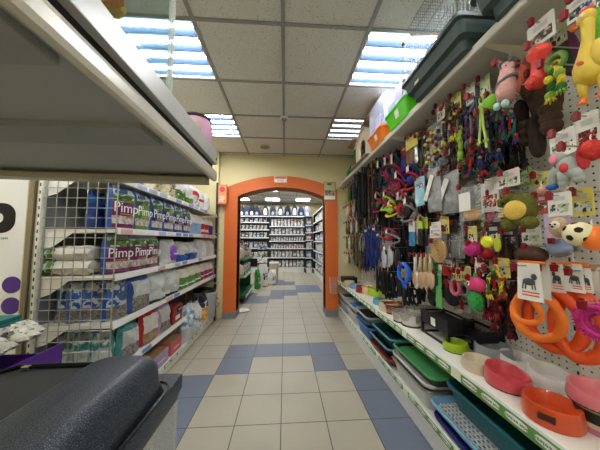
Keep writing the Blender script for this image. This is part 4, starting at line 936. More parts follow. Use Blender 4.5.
def ring(name, lab, cat, p0, p1, q0, q1, X, R_, r, mat, rz=0, spikes=0, hk=False, lean=0):
    y, w, z, h = sz(p0, p1, q0, q1, X); t = thing(name, lab, cat, (X, y, z), rot=(0, lean, rz)); b = MB()
    R_ = R_ or h/2-r; b.tube([(0, R_*math.cos(a), -R_-r+R_*math.sin(a)) for a in [i*PI/18 for i in range(36)]], r, 12, True); b.build('ring', mat, t, smooth=True)
    if spikes:
        b = MB()
        for i in range(40):
            a = 2*PI*i/40
            for j in range(8):
                c_ = 2*PI*j/8; u = Vector((math.sin(c_), math.cos(a)*math.cos(c_), math.sin(a)*math.cos(c_))); o = Vector((0, R_*math.cos(a), -R_-r+R_*math.sin(a)))
                b.tube([o+u*r*.9, o+u*(r+spikes)], [r*.16, r*.05], 4)
        b.build('spikes', mat, t)
    if hk: hook(y, z-.002, X-.05)
    return t
ring('ring_toy', 'pink oval ring toy below the narrow yellow cards', 'ring toy', 451, 460, 281, 296, 1.02, None, .011, M('dusty_pink_rubber', (206, 96, 120), .4), hk=True)
ring('ring_toy', 'grey oval ring toy right of the pink one', 'ring toy', 460, 469, 282, 297, 1.05, None, .01, M('grey_rubber', (130, 130, 134), .4), hk=True)
for k, (px, q0, q1) in enumerate(((458, 298, 312), (465, 296, 310), (468, 300, 312))):
    P_(['left', 'middle', 'right'][k]+' small rattle packet under the pink and grey rings', px-4, px+3, q0, q1, 1.12, clear, None, fm[['beige', 'red', 'grey'][k]])
# balls
t, y, w, z, h = blob('spiky_ball', 'magenta spiky rubber ball above the pink face toy', 'ball', 467, 480, 242, 256, 1.02, M('magenta_rubber', (190, 40, 120), .4), 0, None, True)
b = MB()
for i in range(120):
    a = math.acos(1-2*(i+.5)/120); q = i*2.39996; u = Vector((math.sin(a)*math.cos(q), math.sin(a)*math.sin(q), math.cos(a))); o = Vector((0, 0, -h/2)); b.tube([o+u*h*.45, o+u*h*.62], [.0035, .0012], 4)
b.build('spikes', M('magenta_rubber', (190, 40, 120), .4), t)
blob('toy_ball', 'bright yellow oval toy disc on the dark card', 'ball', 481, 494, 236, 248, 1.0, M('bright_yellow_rubber', (222, 226, 46), .4), 0, .03)
blob('toy_ball', 'yellow-green half disc right of the bright yellow one', 'ball', 494, 501, 237, 252, 1.0, M('yellow_green_rubber', (190, 196, 50), .5), 0, .02)
blob('toy_ball', 'red rubber ball below the bright yellow disc', 'ball', 480, 493, 248, 259, 1.06, M('red_rubber', (170, 24, 34), .35), 0, None, True)
blob('toy_ball', 'lime green rubber ball high among the ropes', 'ball', 486, 499, 94, 110, .98, M('lime_rubber', (140, 206, 60), .4), 0, None, True)
blob('toy_ball', 'dark brown ribbed ball behind the orange ring cards', 'ball', 517, 546, 246, 264, 1.08, M('brown_rubber', (72, 40, 24), .6, bump=.5, bscale=30), .05, .1, True)
blob('toy_ball', 'orange rubber ball at the right edge beside the football', 'ball', 583, 606, 225, 251, .97, M('orange_rubber', (238, 120, 40), .4), 0, None)
blob('fluffy_ball', 'red knobbly ball near the top of the elephant plush', 'ball', 582, 604, 140, 160, .98, M('red_knobbly', (196, 50, 40), .8, bump=1, bscale=50), .15, .08)
blob('toy_pack', 'bluish clear bag under the football', 'bag', 546, 572, 239, 257, 1.10, M('blue_lilac_film', (130, 150, 180), .15, coat=.5, bump=.6, bscale=30), .2, .05, True)
blob('plush_toy', 'green fluffy toy at the top right corner', 'plush toy', 591, 612, 6, 48, .98, M('green_plush', (110, 180, 60), .9, bump=1, bscale=60), .15, .09)
blob('plush_toy', 'dull purple toy behind the yellow rubber chicken', 'plush toy', 559, 578, 30, 76, 1.12, M('dull_purple_plush', (116, 50, 100), .7, bump=.6, bscale=50), .2, .07)
blob('plush_toy', 'dark green toy behind the green rubber ring', 'plush toy', 553, 571, 44, 76, 1.08, M('dark_green_plush', (40, 62, 34), .8), .15, .07, True)
blob('plush_toy', 'coral starfish-like toy behind the pale pink plush', 'plush toy', 517, 531, 62, 98, 1.08, M('coral_plush', (206, 100, 76), .8, bump=.6, bscale=50), .45, .05, True)
# football with black patches
y, w, z, h = sz(567, 592, 222, 246, .95); t = thing('toy_football', 'cream football plush with black patches beside the orange ball', 'ball', (.95, y, z))
r = h/2; b = MB(); b.ball((0, 0, -r), r, 24); b.build('body', M('cream_plush', (226, 214, 170), .85), t, smooth=True)
for a, e in ((-1.0, .5), (-2.2, .35), (-1.6, -.35), (-2.7, -.5), (-.3, -.3), (-1.5, 1.2)):
    u = Vector((math.cos(e)*math.sin(a), -math.cos(e)*math.cos(a)*-1, math.sin(e))); u = Vector((-abs(math.cos(e)*math.cos(a+1.57)), math.cos(e)*math.sin(a+1.57), math.sin(e)))
    q = u.to_track_quat('Z', 'Y').to_euler(); b = MB(); b.ball(Vector((0, 0, -r))+u*r*.9, (r*.3, r*.3, r*.13), 10, rot=tuple(q)); b.build('black_patch', M('black_plush', (30, 28, 30), .9), t, smooth=True)

# ------------------------------------------------------------------ shaped toys
def rope_path(p0, p1, n=9, amp=.004, seed=0):
    p0 = Vector(p0); p1 = Vector(p1); return [p0.lerp(p1, i/(n-1))+Vector((amp*math.sin(i*1.7+seed), amp*math.cos(i*1.3+seed), 0)) for i in range(n)]
def braid(m, pts, r, strands=3, turns=3.0, n=6):
    """twisted rope of several strands along pts"""
    P0 = [Vector(p) for p in pts]; k = len(P0)
    for s_ in range(strands):
        out = []
        for i in range(k*3-2):
            a = i/3; i0 = min(int(a), k-2); p = P0[i0].lerp(P0[i0+1], a-i0); t_ = (P0[i0+1]-P0[i0]).normalized(); u = t_.orthogonal().normalized(); v = t_.cross(u); w = 2*PI*(turns*i/(k*3)+s_/strands)
            out.append(p+(u*math.cos(w)+v*math.sin(w))*r*.6)
        m.tube(out, r*.62, n)
def rope_toy(lab, p0, p1, q0, q1, X, cols, n=5, name='rope_toy', knots=True):
    y, w, z, h = sz(p0, p1, q0, q1, X); t = thing(name, lab, 'rope toy', (X, y, z))
    fat = n <= 2; n = n if fat else int(n*1.8)
    for k in range(n):
        dy = (k-(n-1)/2)*w/max(1, n-1)*.9; hh = h*R.uniform(.75, 1); c_ = cols[k % len(cols)]; dx = R.uniform(-.035, .03)
        b = MB(); braid(b, rope_path((0, 0, -.01), (dx, dy, -hh*.3), 5, .002, k)+rope_path((dx, dy, -hh*.34), (dx+R.uniform(-.01, .01), dy*1.1, -hh*.88), 6, .006, k)[1:], .0095 if fat else .0052)
        b.build('rope', c_, t, smooth=True)
        if knots:
            kr = .016 if fat else .0095
            b = MB(); b.ball((dx, dy*1.1, -hh*.82), kr, 10, nz_=.3, seed=k); b.build('knot', cols[(k+1) % len(cols)], t, smooth=True)
            b = MB(); b.ball((dx, dy, -hh*.36), kr, 10, nz_=.3, seed=k+3); b.build('knot', cols[(k+2) % len(cols)], t, smooth=True)
        b = MB()
        for j in range(9):
            a = 2*PI*j/9; b.tube([(dx, dy*1.1, -hh*.82), (dx+.009*math.cos(a), dy*1.1+.010*math.sin(a), -hh*.92), (dx+.013*math.cos(a), dy*1.1+.016*math.sin(a), -hh*R.uniform(.97, 1.04))], [.003, .0034, .0018], 4)
        b.build('tassel', cols[(k+2) % len(cols)], t)
    b = MB(); b.tube([(0, .014*math.cos(a), -.002+.016*math.sin(a)) for a in [i*PI/6 for i in range(12)]], .004, 6, True); b.build('loop', cols[0], t, smooth=True)
    hook(y, z+.004, X-.05); return t
rp = {k: M('cotton_'+k, c, .9, bump=.6, bscale=120) for k, c in dict(black=(26, 25, 28), navy=(40, 44, 96), red=(176, 34, 46), green=(50, 110, 46), lime=(140, 176, 66), purple=(86, 58, 110), teal=(36, 110, 116), grey=(110, 110, 116), rust=(170, 74, 50), brown=(64, 44, 34), yellow=(214, 190, 50), wine=(96, 20, 30), pink=(206, 110, 140), white=(216, 212, 200)).items()}
rope_toy('dark violet and black plaited rope toy right of the lime worm rope', 470, 486, 96, 150, 1.0, [rp['purple'], rp['black'], rp['grey']], 6)
rope_toy('thick lime worm-like plaited rope in the rope cluster', 457, 465, 128, 168, .98, [rp['lime'], M('bright_lime_cotton', (150, 204, 66), .9, bump=.5, bscale=90)], 1)
y, w, z, h = sz(477, 488, 96, 150, .96); t = thing('rope_toy', 'pale lime smooth double cord with end knots over the black tassels', 'rope toy', (.96, y, z)); lm_ = M('pale_lime_cord', (176, 200, 96), .8)
b = MB(); b.tube([(0, .012*math.cos(a), -.016+.018*math.sin(a)) for a in [i*PI/8 for i in range(16)]], .004, 6, True); b.build('top_loop', lm_, t, smooth=True)
b = MB(); b.ball((0, 0, -.045), (.013, .016, .014), 10, nz_=.3); b.build('upper_knot', lm_, t, smooth=True)
for s_ in (-1, 1):
    b = MB(); b.tube([(0, s_*.004, -.05), (-.004, s_*.008, -h*.55), (-.004, s_*.018, -h*.8), (-.004, s_*.02, -h)], .0055, 8); b.build('cord', lm_, t, smooth=True)
    b = MB(); b.ball((-.004, s_*.019, -h*.86), (.012, .014, .008), 10, nz_=.3, seed=s_); b.build('end_knot', lm_, t, smooth=True)
hook(y, z+.002, .90)
rope_toy('black, red and green striped rope bundle below the pale lime rope', 474, 494, 140, 178, 1.0, [rp['black'], rp['red'], rp['green'], rp['navy'], rp['black']], 7)
rope_toy('rainbow rope with red, green and purple strands below the lime ball', 488, 512, 108, 150, 1.02, [rp['teal'], rp['red'], rp['purple'], rp['green']], 6)
rope_toy('long black shaggy rope bundle left of the brown plush', 497, 520, 118, 182, 1.08, [rp['black'], rp['black'], rp['brown']], 8)
rope_toy('red and green knotted rope right of the lime worm rope', 463, 474, 130, 168, 1.03, [rp['red'], rp['green'], rp['rust']], 4)
rope_toy('brown and rust beaded rope left of the lime worm rope', 445, 457, 108, 162, 1.05, [rp['brown'], rp['rust'], rp['black'], rp['grey']], 6)
rope_toy('grey and brown rope cluster high under the white cards', 436, 448, 112, 150, 1.10, [rp['grey'], rp['brown'], rp['black']], 5)
rope_toy('dark rope bundle behind the dark violet plaited rope', 462, 480, 105, 170, 1.15, [rp['black'], rp['navy'], rp['purple']], 6)
rope_toy('navy and black rope bundle behind the rainbow rope', 484, 506, 120, 175, 1.16, [rp['black'], rp['navy'], rp['black']], 7)
rope_toy('black and grey rope bundle in front of the rainbow rope', 478, 500, 112, 168, .99, [rp['black'], rp['grey'], rp['navy']], 6)
rope_toy('charcoal and brown rope bundle between the lime worm rope and red rope', 462, 478, 110, 160, 1.06, [rp['black'], rp['brown'], rp['rust']], 6)
rope_toy('black rope bundle hanging over the white card left of the lime worm', 446, 460, 104, 150, 1.0, [rp['black'], rp['brown'], rp['grey'], rp['yellow']], 6)
rope_toy('wine red fabric strip toy left of the orange rings', 484, 500, 274, 322, 1.06, [rp['wine'], rp['red']], 6)
rope_toy('dark wine and black fabric strip toy touching the orange rings', 497, 513, 282, 336, 1.08, [rp['wine'], rp['black']], 6)
rope_toy('yellow, green and red knotted tug toy over the wine red strips', 489, 505, 268, 300, 1.0, [rp['yellow'], rp['green'], rp['red']], 4)
rope_toy('brown and wine rope toy above the yellow and green tug', 500, 516, 262, 300, 1.14, [rp['brown'], rp['wine']], 5)
rope_toy('green and yellow knotted rope hanging from the green rubber ring', 551, 563, 64, 101, .95, [rp['yellow'], rp['green'], rp['lime']], 2)
ring('ring_toy', 'green rubber ring threaded on a yellow rope beside the red dumbbell', 'ring toy', 546, 566, 52, 72, .95, None, .009, M('moss_green_rubber', (104, 140, 50), .4))
# extra black leads filling the dark middle
for i, (px, q0, q1, cn) in enumerate(((381, 190, 232, 'black'), (386, 206, 240, 'black'), (392, 196, 236, 'black'), (398, 218, 262, 'black'), (404, 226, 270, 'black'), (408, 218, 262, 'black'), (413, 242, 272, 'black'), (419, 240, 262, 'black'), (402, 150, 196, 'black'), (409, 158, 200, 'brown'), (424, 196, 216, 'black'), (430, 206, 236, 'black'), (395, 250, 280, 'black'), (384, 272, 296, 'grey'), (447, 196, 226, 'black'), (442, 258, 288, 'black'), (478, 252, 286, 'black'), (464, 205, 240, 'grey'), (455, 232, 264, 'grey'), (509, 236, 266, 'brown'))):
    y_, _, z_, _ = sz(px-1, px+1, q0, q1, 1.17); lead(['%s strap hanging against the board between nearer goods' % cn][0], px, q0, q1, 1.17, nyl[cn], n=4, spread=.04, w=.009, name='strap', cat='strap', clasp=False, grp='%s straps near the board' % cn)
# bone toy
def dumbbell(lab, p0, p1, q0, q1, X, mat):
    y, w, z, h = sz(p0, p1, q0, q1, X); t = thing('dumbbell_toy', lab, 'dog toy', (X, y, z), rot=(.12, 0, 0)); b = MB()
    rr_ = h*.2; b.lathe([(0, -h), (rr_*.7, -h+.004), (rr_, -h*.88), (rr_, -h*.76), (rr_*.62, -h*.66), (rr_*.55, -h*.5), (rr_*.62, -h*.34), (rr_, -h*.24), (rr_, -h*.1), (rr_*.7, -.004), (0, 0)], n=20, fn=lambda p, w_: Vector((p.x*(1+.12*math.sin(4*w_)), p.y*(1+.12*math.sin(4*w_)), p.z)))
    b.build('body', mat, t, smooth='all')
    b = MB()
    for k in range(6): b.ball((-rr_*.98, .02*math.cos(k), -h*(.14 if k % 2 else .84)+.012*math.sin(k*2)), (.004, .007, .003), 8)
    b.build('raised_mark', M('orange_yellow_mark', (240, 140, 60), .4), t, smooth=True); hook(y, z-.002, X-.04); return t
dumbbell('coral red rubber dumbbell toy beside the green ring', 530, 552, 44, 86, .95, M('coral_red_rubber', (232, 66, 56), .4))
# rubber chicken
y, w, z, h = sz(577, 604, 6, 96, .90); t = CH = thing('rubber_chicken', 'yellow rubber chicken hanging at the upper right', 'dog toy', (.90, y, z), rot=(.0, 0, .25)); hook(y+.02, z+.0, .86)
ym = M('chicken_yellow', (214, 182, 60), .45, mott=.1, scale=20); om = M('chicken_orange', (226, 120, 60), .45)
b = MB(); b.tube([(0, .0, -.02), (0, .0, -.07), (0, .004, -.115), (0, .008, -.16), (0, .008, -.2), (0, .004, -.245), (0, 0, -.27)], [.021, .018, .017, .026, .041, .044, .02], 16); b.build('body', ym, t, smooth='all')
b = MB(); b.ball((0, .002, -.03), (.022, .028, .027), 16); CHH = b.build('head', ym, t, smooth=True)
b = MB(); b.ball((0, .034, -.035), (.009, .02, .008), 10); b.ball((0, .034, -.045), (.008, .014, .006), 10); b.build('beak', om, CHH, smooth=True)
b = MB(); [b.ball((0, -.012+.012*k, -.002), (.006, .009, .012), 8) for k in range(3)]; b.build('comb', M('chicken_red', (206, 80, 70), .45), CHH, smooth=True)
b = MB(); b.ball((-.021, .008, -.026), .0065, 10); b.build('eye', white, CHH, smooth=True); 
b = MB(); b.ball((-.02, -.03, -.185), (.02, .022, .05), 14); b.build('wing', ym, t, smooth=True)
b = MB(); b.ball((-.042, .012, -.2), (.005, .012, .008), 8, rot=(.6, 0, 0)); b.build('red_mark', M('chicken_red', (206, 80, 70), .45), t, smooth=True)
for s_ in (-1, 1):
    b = MB(); b.tube([(0, s_*.022, -.235), (-.004, s_*.026, -.28), (-.004, s_*.024, -.31)], [.021, .014, .009], 10); b.build('leg', ym, t, smooth='all')
    b = MB(); b.ball((-.006, s_*.024, -.322), (.018, .014, .012), 10); [b.tube([(-.01, s_*.024, -.325), (-.03, s_*.024+.01*j, -.335)], [.006, .003], 6) for j in (-1, 0, 1)]; b.build('foot', om, t, smooth=True)
CH.scale = (.78, .78, .86)
# pink plush
y, w, z, h = sz(499, 520, 60, 114, .95); t = PKP = thing('plush_toy', 'pale pink plush animal with a grey sash high on the wall', 'plush toy', (.95, y, z), rot=(.1, 0, .2)); hook(y, z-.004, .90)
pp = M('pale_pink_plush', (222, 172, 164), .95, bump=.8, bscale=90)
b = MB(); b.tube([(0, 0, -.02), (0, 0, -h*.3), (0, 0, -h*.6), (0, 0, -h*.85)], [.022, .036, .045, .036], 14); b.build('body', pp, t, smooth='all')
b = MB(); b.ball((0, 0, -.035), (.028, .034, .036), 14); b.build('head', pp, t, smooth=True)
b = MB(); b.tube([(.0, .043*math.cos(a), -h*.42+.02*math.sin(a+1)+(-.02*math.cos(a))) if 0 else (-.04*math.sin(a), .043*math.cos(a), -h*.45-.02*math.cos(a)) for a in [i*PI/10 for i in range(20)]], .008, 6, True); b.build('sash', M('grey_sash', (120, 116, 120), .9), t, smooth=True)
for s_ in (-1, 1):
    b = MB(); b.ball((-.03, s_*.02, -h*.95), (.02, .017, .02), 10); b.build('foot', M('mint_plush', (170, 200, 196), .95), t, smooth=True)
    b = MB(); b.ball((-.02, s_*.028, -.0), (.008, .01, .02), 8); b.build('ear', M('grey_sash', (120, 116, 120), .9), t, smooth=True)
    b = MB(); b.ball((-.026, s_*.012, -.03), .004, 8); b.build('eye', ink, t, smooth=True)
PKP.scale = (.82, .8, .86)
# brown plush
y, w, z, h = sz(524, 574, 68, 160, 1.12); t = thing('plush_toy', 'large dark brown plush with segmented limbs behind the price cards', 'plush toy', (1.12, y, z)); hook(y, z-.01, 1.05)
bp_ = M('dark_brown_plush', (70, 50, 36), .95, bump=.8, bscale=50); bp2 = M('deep_brown_plush', (46, 32, 26), .95, bump=.8, bscale=50)
b = MB(); b.ball((0, 0, -h*.3), (.05, w*.3, h*.3), 20, nz_=.08, seed=2); b.build('body', bp_, t, smooth=True)
b = MB(); b.ball((-.02, w*.16, -h*.16), (.05, w*.2, h*.16), 16, nz_=.1, seed=4); b.build('head', bp_, t, smooth=True)
for k, (dy, dz, ry, rz_) in enumerate(((.36, -.62, .17, .09), (.1, -.7, .13, .24), (-.2, -.58, .2, .14), (.42, -.42, .1, .2))):
    b = MB()
    for j in range(3): b.ball((-.03, w*(dy-.0*j), h*(dz-.09*j+.08)), (.035, w*ry, h*rz_*.7), 14)
    b.build('limb', bp2 if k % 2 else bp_, t, smooth=True)
# elephant
y, w, z, h = sz(549, 590, 146, 188, .97); t = thing('plush_toy', 'grey elephant rubber toy with pink inner ear and blue foot', 'plush toy', (.97, y, z)); hook(y-.03, z-.01, .92)
gm = M('elephant_grey', (166, 170, 160), .7, mott=.05); 
b = MB(); b.ball((0, -.0, -h*.5), (.022, w*.3, h*.26), 18); b.tube([(0, w*.2, -h*.5), (-.004, w*.38, -h*.62), (0, w*.42, -h*.85)], [.022, .016, .011], 10); b.build('body', gm, t, smooth=True)
for dy, dz in ((.12, -.85), (-.24, -.82)):
    b = MB(); b.tube([(0, w*dy*.8, -h*.6), (-.002, w*dy, h*dz)], [.02, .015], 10); b.ball((-.002, w*dy, h*dz), .016, 10); b.build('leg', gm, t, smooth='all')
b = MB(); b.ball((0, w*.22, -h*.26), (.018, w*.18, h*.2), 14); b.build('head', gm, t, smooth=True)
b = MB(); b.ball((-.019, w*.24, -h*.24), (.008, w*.11, h*.13), 12); b.build('pink_ear', M('ear_pink', (232, 140, 156), .7), t, smooth=True)
b = MB(); b.ball((-.02, -w*.02, -h*.52), (.006, w*.12, h*.12), 12); b.build('red_belly', M('elephant_red', (190, 40, 44), .6), t, smooth=True)
b = MB(); b.ball((0, -w*.38, -h*.35), (.016, w*.16, h*.3), 12, nz_=.15); b.build('red_ear', M('elephant_red', (190, 40, 44), .6), t, smooth=True)
b = MB(); b.ball((-.004, w*.42, -h*.9), (.017, .018, .012), 12); b.build('blue_tip', M('elephant_blue', (40, 96, 170), .6), t, smooth=True)
b = MB(); b.ball((-.018, w*.3, -h*.33), .004, 8); b.build('eye', ink, t, smooth=True)
# olive elephant plush with straw belly
y, w, z, h = sz(502, 541, 190, 230, .98); t = thing('plush_toy', 'olive green elephant plush with a round straw belly patch', 'plush toy', (.98, y, z)); hook(y, z-.002, .93)
ol = M('olive_plush', (98, 96, 34), .95, bump=.7, bscale=90)
b = MB(); b.ball((0, 0, -h*.48), (.034, w*.42, h*.42), 22); b.build('body', ol, t, smooth=True)
b = MB(); b.ball((-.006, w*.22, -h*.16), (.03, w*.24, h*.16), 16); b.tube([(-.006, w*.3, -h*.14), (-.01, w*.46, -h*.22), (-.01, w*.5, -h*.36)], [.022, .015, .008], 10); b.build('head', ol, t, smooth=True)
for dy in (.28, -.28): b = MB(); b.ball((-.01, w*dy, -h*.84), (.028, w*.17, h*.16), 14); b.build('leg', ol, t, smooth=True)
b = MB(); b.ball((-.024, w*.0, -h*.5), (.018, w*.3, h*.25), 20); b.build('belly_patch', M('straw_patch', (222, 184, 84), .8, bump=.5, bscale=120), t, smooth=True)
b = MB(); [b.ball((-.024, w*.38, -h*(.42+.07*k)), (.006, w*.1, .005), 8) for k in range(4)]; b.build('side_ribs', M('cream_cord', (206, 196, 150), .9), t, smooth=True)
b = MB(); b.ball((-.033, w*.28, -h*.14), .004, 8); b.build('eye', ink, t, smooth=True)
y, w, z, h = sz(546, 557, 190, 230, 1.06)
# hedgehog plush on the lilac card
y, w, z, h = sz(548, 568, 217, 238, .96); t = thing('plush_toy', 'small beige hedgehog plush fixed on the lilac card', 'plush toy', (.965, y, z))
b = MB(); b.ball((0, 0, -h/2), (.02, w*.48, h*.5), 18, nz_=.12); b.build('body', M('beige_fur', (184, 156, 120), .95, bump=1, bscale=60), t, smooth=True)
b = MB(); b.ball((-.012, .0, -h*.42), (.012, w*.28, h*.24), 14); b.build('face', M('pale_face', (226, 212, 190), .9), t, smooth=True)
b = MB(); [b.ball((-.024, s_*w*.12, -h*.36), .0035, 8) for s_ in (-1, 1)]; b.ball((-.026, 0, -h*.46), .004, 8); b.build('eyes_and_nose', ink, t, smooth=True)
# pink face toy on green knitted leaf
y, w, z, h = sz(469, 485, 277, 292, 1.0); t = thing('plush_toy', 'pink oval toy with one big eye above a green knitted toy', 'plush toy', (1.0, y, z)); hook(y, z+.001, .96)
b = MB(); b.ball((0, 0, -h/2), (.035, w*.5, h*.5), 18); b.build('body', M('hot_pink_plush', (226, 70, 124), .8), t, smooth=True)
b = MB(); b.ball((-.03, w*.16, -h*.45), (.008, .012, .012), 12); b.build('eye_white', white, t, smooth=True); b = MB(); b.ball((-.036, w*.16, -h*.45), (.004, .006, .006), 8); b.build('pupil', ink, t, smooth=True)
b = MB(); [b.ball((0, w*.1*k, .005), (.006, .008, .02), 8) for k in (-1, 0, 1)]; b.build('leaf_tuft', nyl['green'], t, smooth=True); b = MB(); b.ball((-.03, w*.38, -h*.5), (.008, .01, .006), 8); b.build('beak', nyl['yellow'], t, smooth=True)
blob('plush_toy', 'bright green knitted toy hanging below the pink one-eyed toy', 'plush toy', 469, 483, 291, 311, 1.0, M('green_knit', (54, 150, 70), .95, bump=1, bscale=70), .25, .06)
blob('plush_toy', 'olive rubber frog-like toy at the top of the orange rings', 'plush toy', 500, 516, 300, 316, 1.12, M('dull_olive_rubber', (120, 120, 60), .5), .2, .05)

# orange pulling rings with white dog cards
orange_r = [M('bright_orange_rubber', (240, 124, 34), .45, bump=.15, bscale=30), M('deep_orange_rubber', (228, 84, 28), .45, bump=.15, bscale=30)]
for k, (p0, p1, q0, q1, r, rz_, X, mt, c0, lab) in enumerate(((514, 540, 294, 325, .0105, .2, .95, 0, (516, 538, 263, 300), 'small bright orange rubber ring, front of four, with a white dog card'),
        (517, 560, 288, 342, .017, .25, 1.04, 0, (544, 557, 264, 292), 'larger bright orange rubber ring behind the small one'),
        (530, 582, 286, 354, .021, .3, 1.09, 1, (559, 575, 264, 292), 'deep orange rubber ring, third from the left'),
        (556, 606, 288, 364, .023, .3, 1.12, 1, (576, 586, 268, 292), 'deep orange rubber ring, rightmost of four'))):
    y, w, z, h = sz(p0, p1, q0, q1, X); t = thing('ring_toy', lab, 'ring toy', (X, y, z), rot=(0, 0, rz_)); R_ = h/2-r
    b = MB(); b.tube([(.01*math.sin(2*a), min(R_*1.05, w/2-r*.5)*math.cos(a), -R_-r+R_*math.sin(a)) for a in [i*PI/20 for i in range(40)]], [r*(1+.05*math.sin(i*1.7)) for i in range(40)], 14, True); b.build('ring', orange_r[mt], t, smooth='all')
    cy, cw, cz, ch = sz(c0[0], c0[1], c0[2], c0[3], X-.03)
    cy -= y; cz -= z; x = -.03-(r*.3 if k == 0 else 0)
    b = MB(); b.prism([(cy-cw*.42, cz), (cy+cw*.42, cz), (cy+cw*.5, cz-ch), (cy-cw*.5, cz-ch)], x-.001, x+.001, 'X'); b.prism([(cy-cw*.42, cz), (cy+cw*.42, cz), (cy+cw*.46, cz-ch*.96), (cy-cw*.46, cz-ch*.96)], x+.045, x+.047, 'X'); WC = b.build('white_card', wcard, t)
    b = MB(); b.box(x-.002, x+.047, cy-cw*.42, cy+cw*.42, cz, cz+.006); b.build('orange_fold', orange_r[0], t)
    if 1:
        b = MB(); b.ball((x-.002, cy, cz-ch*.5), (.0025, cw*.26, ch*.1), 10); b.ball((x-.002, cy+cw*.2 if k else cy-cw*.2, cz-ch*.36), (.0025, cw*.12, ch*.09), 8)
        for s_ in (-.2, -.1, .12, .22): b.tube([(x-.002, cy+cw*s_, cz-ch*.52), (x-.002, cy+cw*s_*1.2, cz-ch*.7)], .002, 4)
        b.build('dog_picture', M('dog_print_grey', (74, 76, 80), .5), WC, smooth=True)
        for j in range(2): b = MB(); b.box(x-.0016, x-.001, cy-cw*.36, cy+cw*.3, cz-ch*(.80+.08*j), cz-ch*(.765+.08*j)); b.build('title_line', orange_r[1], WC)
    hook(y+cy, z+cz-.01, X-.07)
ring('spiky_ring_toy', 'magenta spiky rubber ring at the right edge by the orange rings', 'ring toy', 583, 622, 303, 342, .95, None, .016, M('magenta_rubber', (190, 40, 120), .4), rz=.2, spikes=.009, hk=True)
# lime octopus-like toys / small round toys between ropes
blob('rubber_toy', 'pink and white small rubber toy right of the violet rope', 'dog toy', 486, 493, 212, 222, 1.1, rp['pink'], .2, .03)
blob('rubber_toy', 'pink ball-like nub above the orange-red card', 'dog toy', 538, 547, 186, 194, 1.0, M('soft_pink_rubber', (226, 160, 150), .5), .1)

# ------------------------------------------------------------------ goods standing on the display shelf
ZS = .5965
def foot(px, py, z=ZS): p = at(px, py, 'Z', z); return p
def bowl(lab, px, py, ro, hh, mat, tilt=0, inner=None, base=None, name='pet_bowl', slant=0, rz=0, sy=1, z=ZS, cat='bowl', handle=False):
    """ring bowl with a foot skirt; px, py = middle of its foot"""
    p = foot(px, py, z); t = thing(name, lab, cat, (p.x, p.y, z), rz)
    fn = (lambda q, w: Vector((q.x, q.y, q.z*(1+slant*(q.y/ro if abs(q.y) > 0 else 0)) if q.z > hh*.3 else q.z))) if slant else None
    b = MB(); b.lathe([(0, .004), (ro*.98, .004), (ro*1.02, .012), (ro*.95, hh*.9), (ro*.93, hh), (ro*.86, hh), (ro*.8, hh*.86), (ro*.68, hh*.3), (0, hh*.25)], n=36, fn=fn, sy=sy); b.build('body', mat, t, smooth=True)
    b = MB(); b.lathe([(0, 0), (ro*.97, 0), (ro*.99, .006), (0, .006)], n=30, sy=sy); b.build('rubber_foot', base or blackm, t, smooth=True)
    if handle:
        b = MB(); b.box(-ro*1.0-.004, -ro*.9, -.022, .022, hh*.42, hh*.72); b.build('grip_slot', M('dark_slot', (70, 30, 18), .6), t)
    return t
cer = lambda n, c: M('plastic_'+n, c, .28, coat=.4, mott=.03)
bowl('terracotta orange ring bowl with a grip slot, nearest on the shelf', 552, 419, .084, .066, cer('terracotta', (204, 74, 28)), handle=True, base=cer('terracotta', (204, 74, 28)), rz=.55)
bowl('coral pink slanted bowl on a black foot', 508, 385, .086, .062, cer('coral', (204, 76, 82)), slant=.3, rz=.1)
bowl('white slanted bowl nearest the orange rings', 551, 384, .082, .056, cer('white', (232, 228, 220)), slant=.25, base=cer('white', (232, 228, 220)))
bowl('white bowl behind the coral pink bowl', 518, 366, .078, .05, cer('white', (232, 228, 220)), slant=.2, base=cer('white', (232, 228, 220)))
bowl('dusty pink bowl stacked on a black jar at the right edge', 596, 403, .08, .05, cer('dusty_pink', (212, 116, 122)), z=ZS+.09, slant=.2)
t = thing('stacked_cup', 'stack of black, cream and pink cups at the right edge', 'cup', tuple(at(597, 430, 'Z', ZS)))
zz = 0; t.location.x = 1.10; 
for k, (c_, hh) in enumerate(((cer('mauve', (200, 120, 150)), .02), (cer('cream', (216, 200, 170)), .016), (black, .036), (cer('cream', (216, 200, 170)), .012))):
    b = MB(); b.lathe([(0, zz), (.062, zz), (.066, zz+hh), (0, zz+hh)], n=28); b.build(['pink_cup', 'cream_cup', 'black_cup', 'cream_rim'][k], c_, t, smooth=True); zz += hh
for o in C.objects:
    if o.get('label', '').startswith('dusty pink bowl'): o.location = (t.location.x, t.location.y, ZS+zz+.0005)
bowl('beige bowl left of the coral pink bowl', 479, 369, .075, .052, cer('beige', (206, 190, 162)), base=cer('beige', (206, 190, 162)))
bowl('large grey bowl behind the beige bowl', 493, 356, .09, .066, cer('grey', (150, 154, 158)), base=cer('grey', (150, 154, 158)))
bowl('lime green bowl beside the black wire crate', 456, 350, .068, .052, cer('lime', (150, 178, 20)))
steel = M('brushed_bowl_steel', (214, 212, 206), .27, .8, mott=.03)
def steel_bowl(lab, px, py, ro, hh, z=ZS, m=None):
    p = foot(px, py, z); t = thing('metal_bowl', lab, 'bowl', (p.x, p.y, z))
    b = MB(); b.lathe([(0, 0), (ro*.72, 0), (ro*.86, hh*.5), (ro*.93, hh*.92), (ro*1.04, hh), (ro*1.04, hh+.003), (ro*.9, hh+.002), (ro*.82, hh*.5), (ro*.66, .006), (0, .006)], n=32); b.build('bowl', m or steel, t, smooth=True)
    b = MB(); b.lathe([(ro*.7, -.0005), (ro*.8, -.0005), (ro*.8, .006), (ro*.73, .006)], n=28); b.build('rubber_ring', blackm, t, smooth=True)
    return t
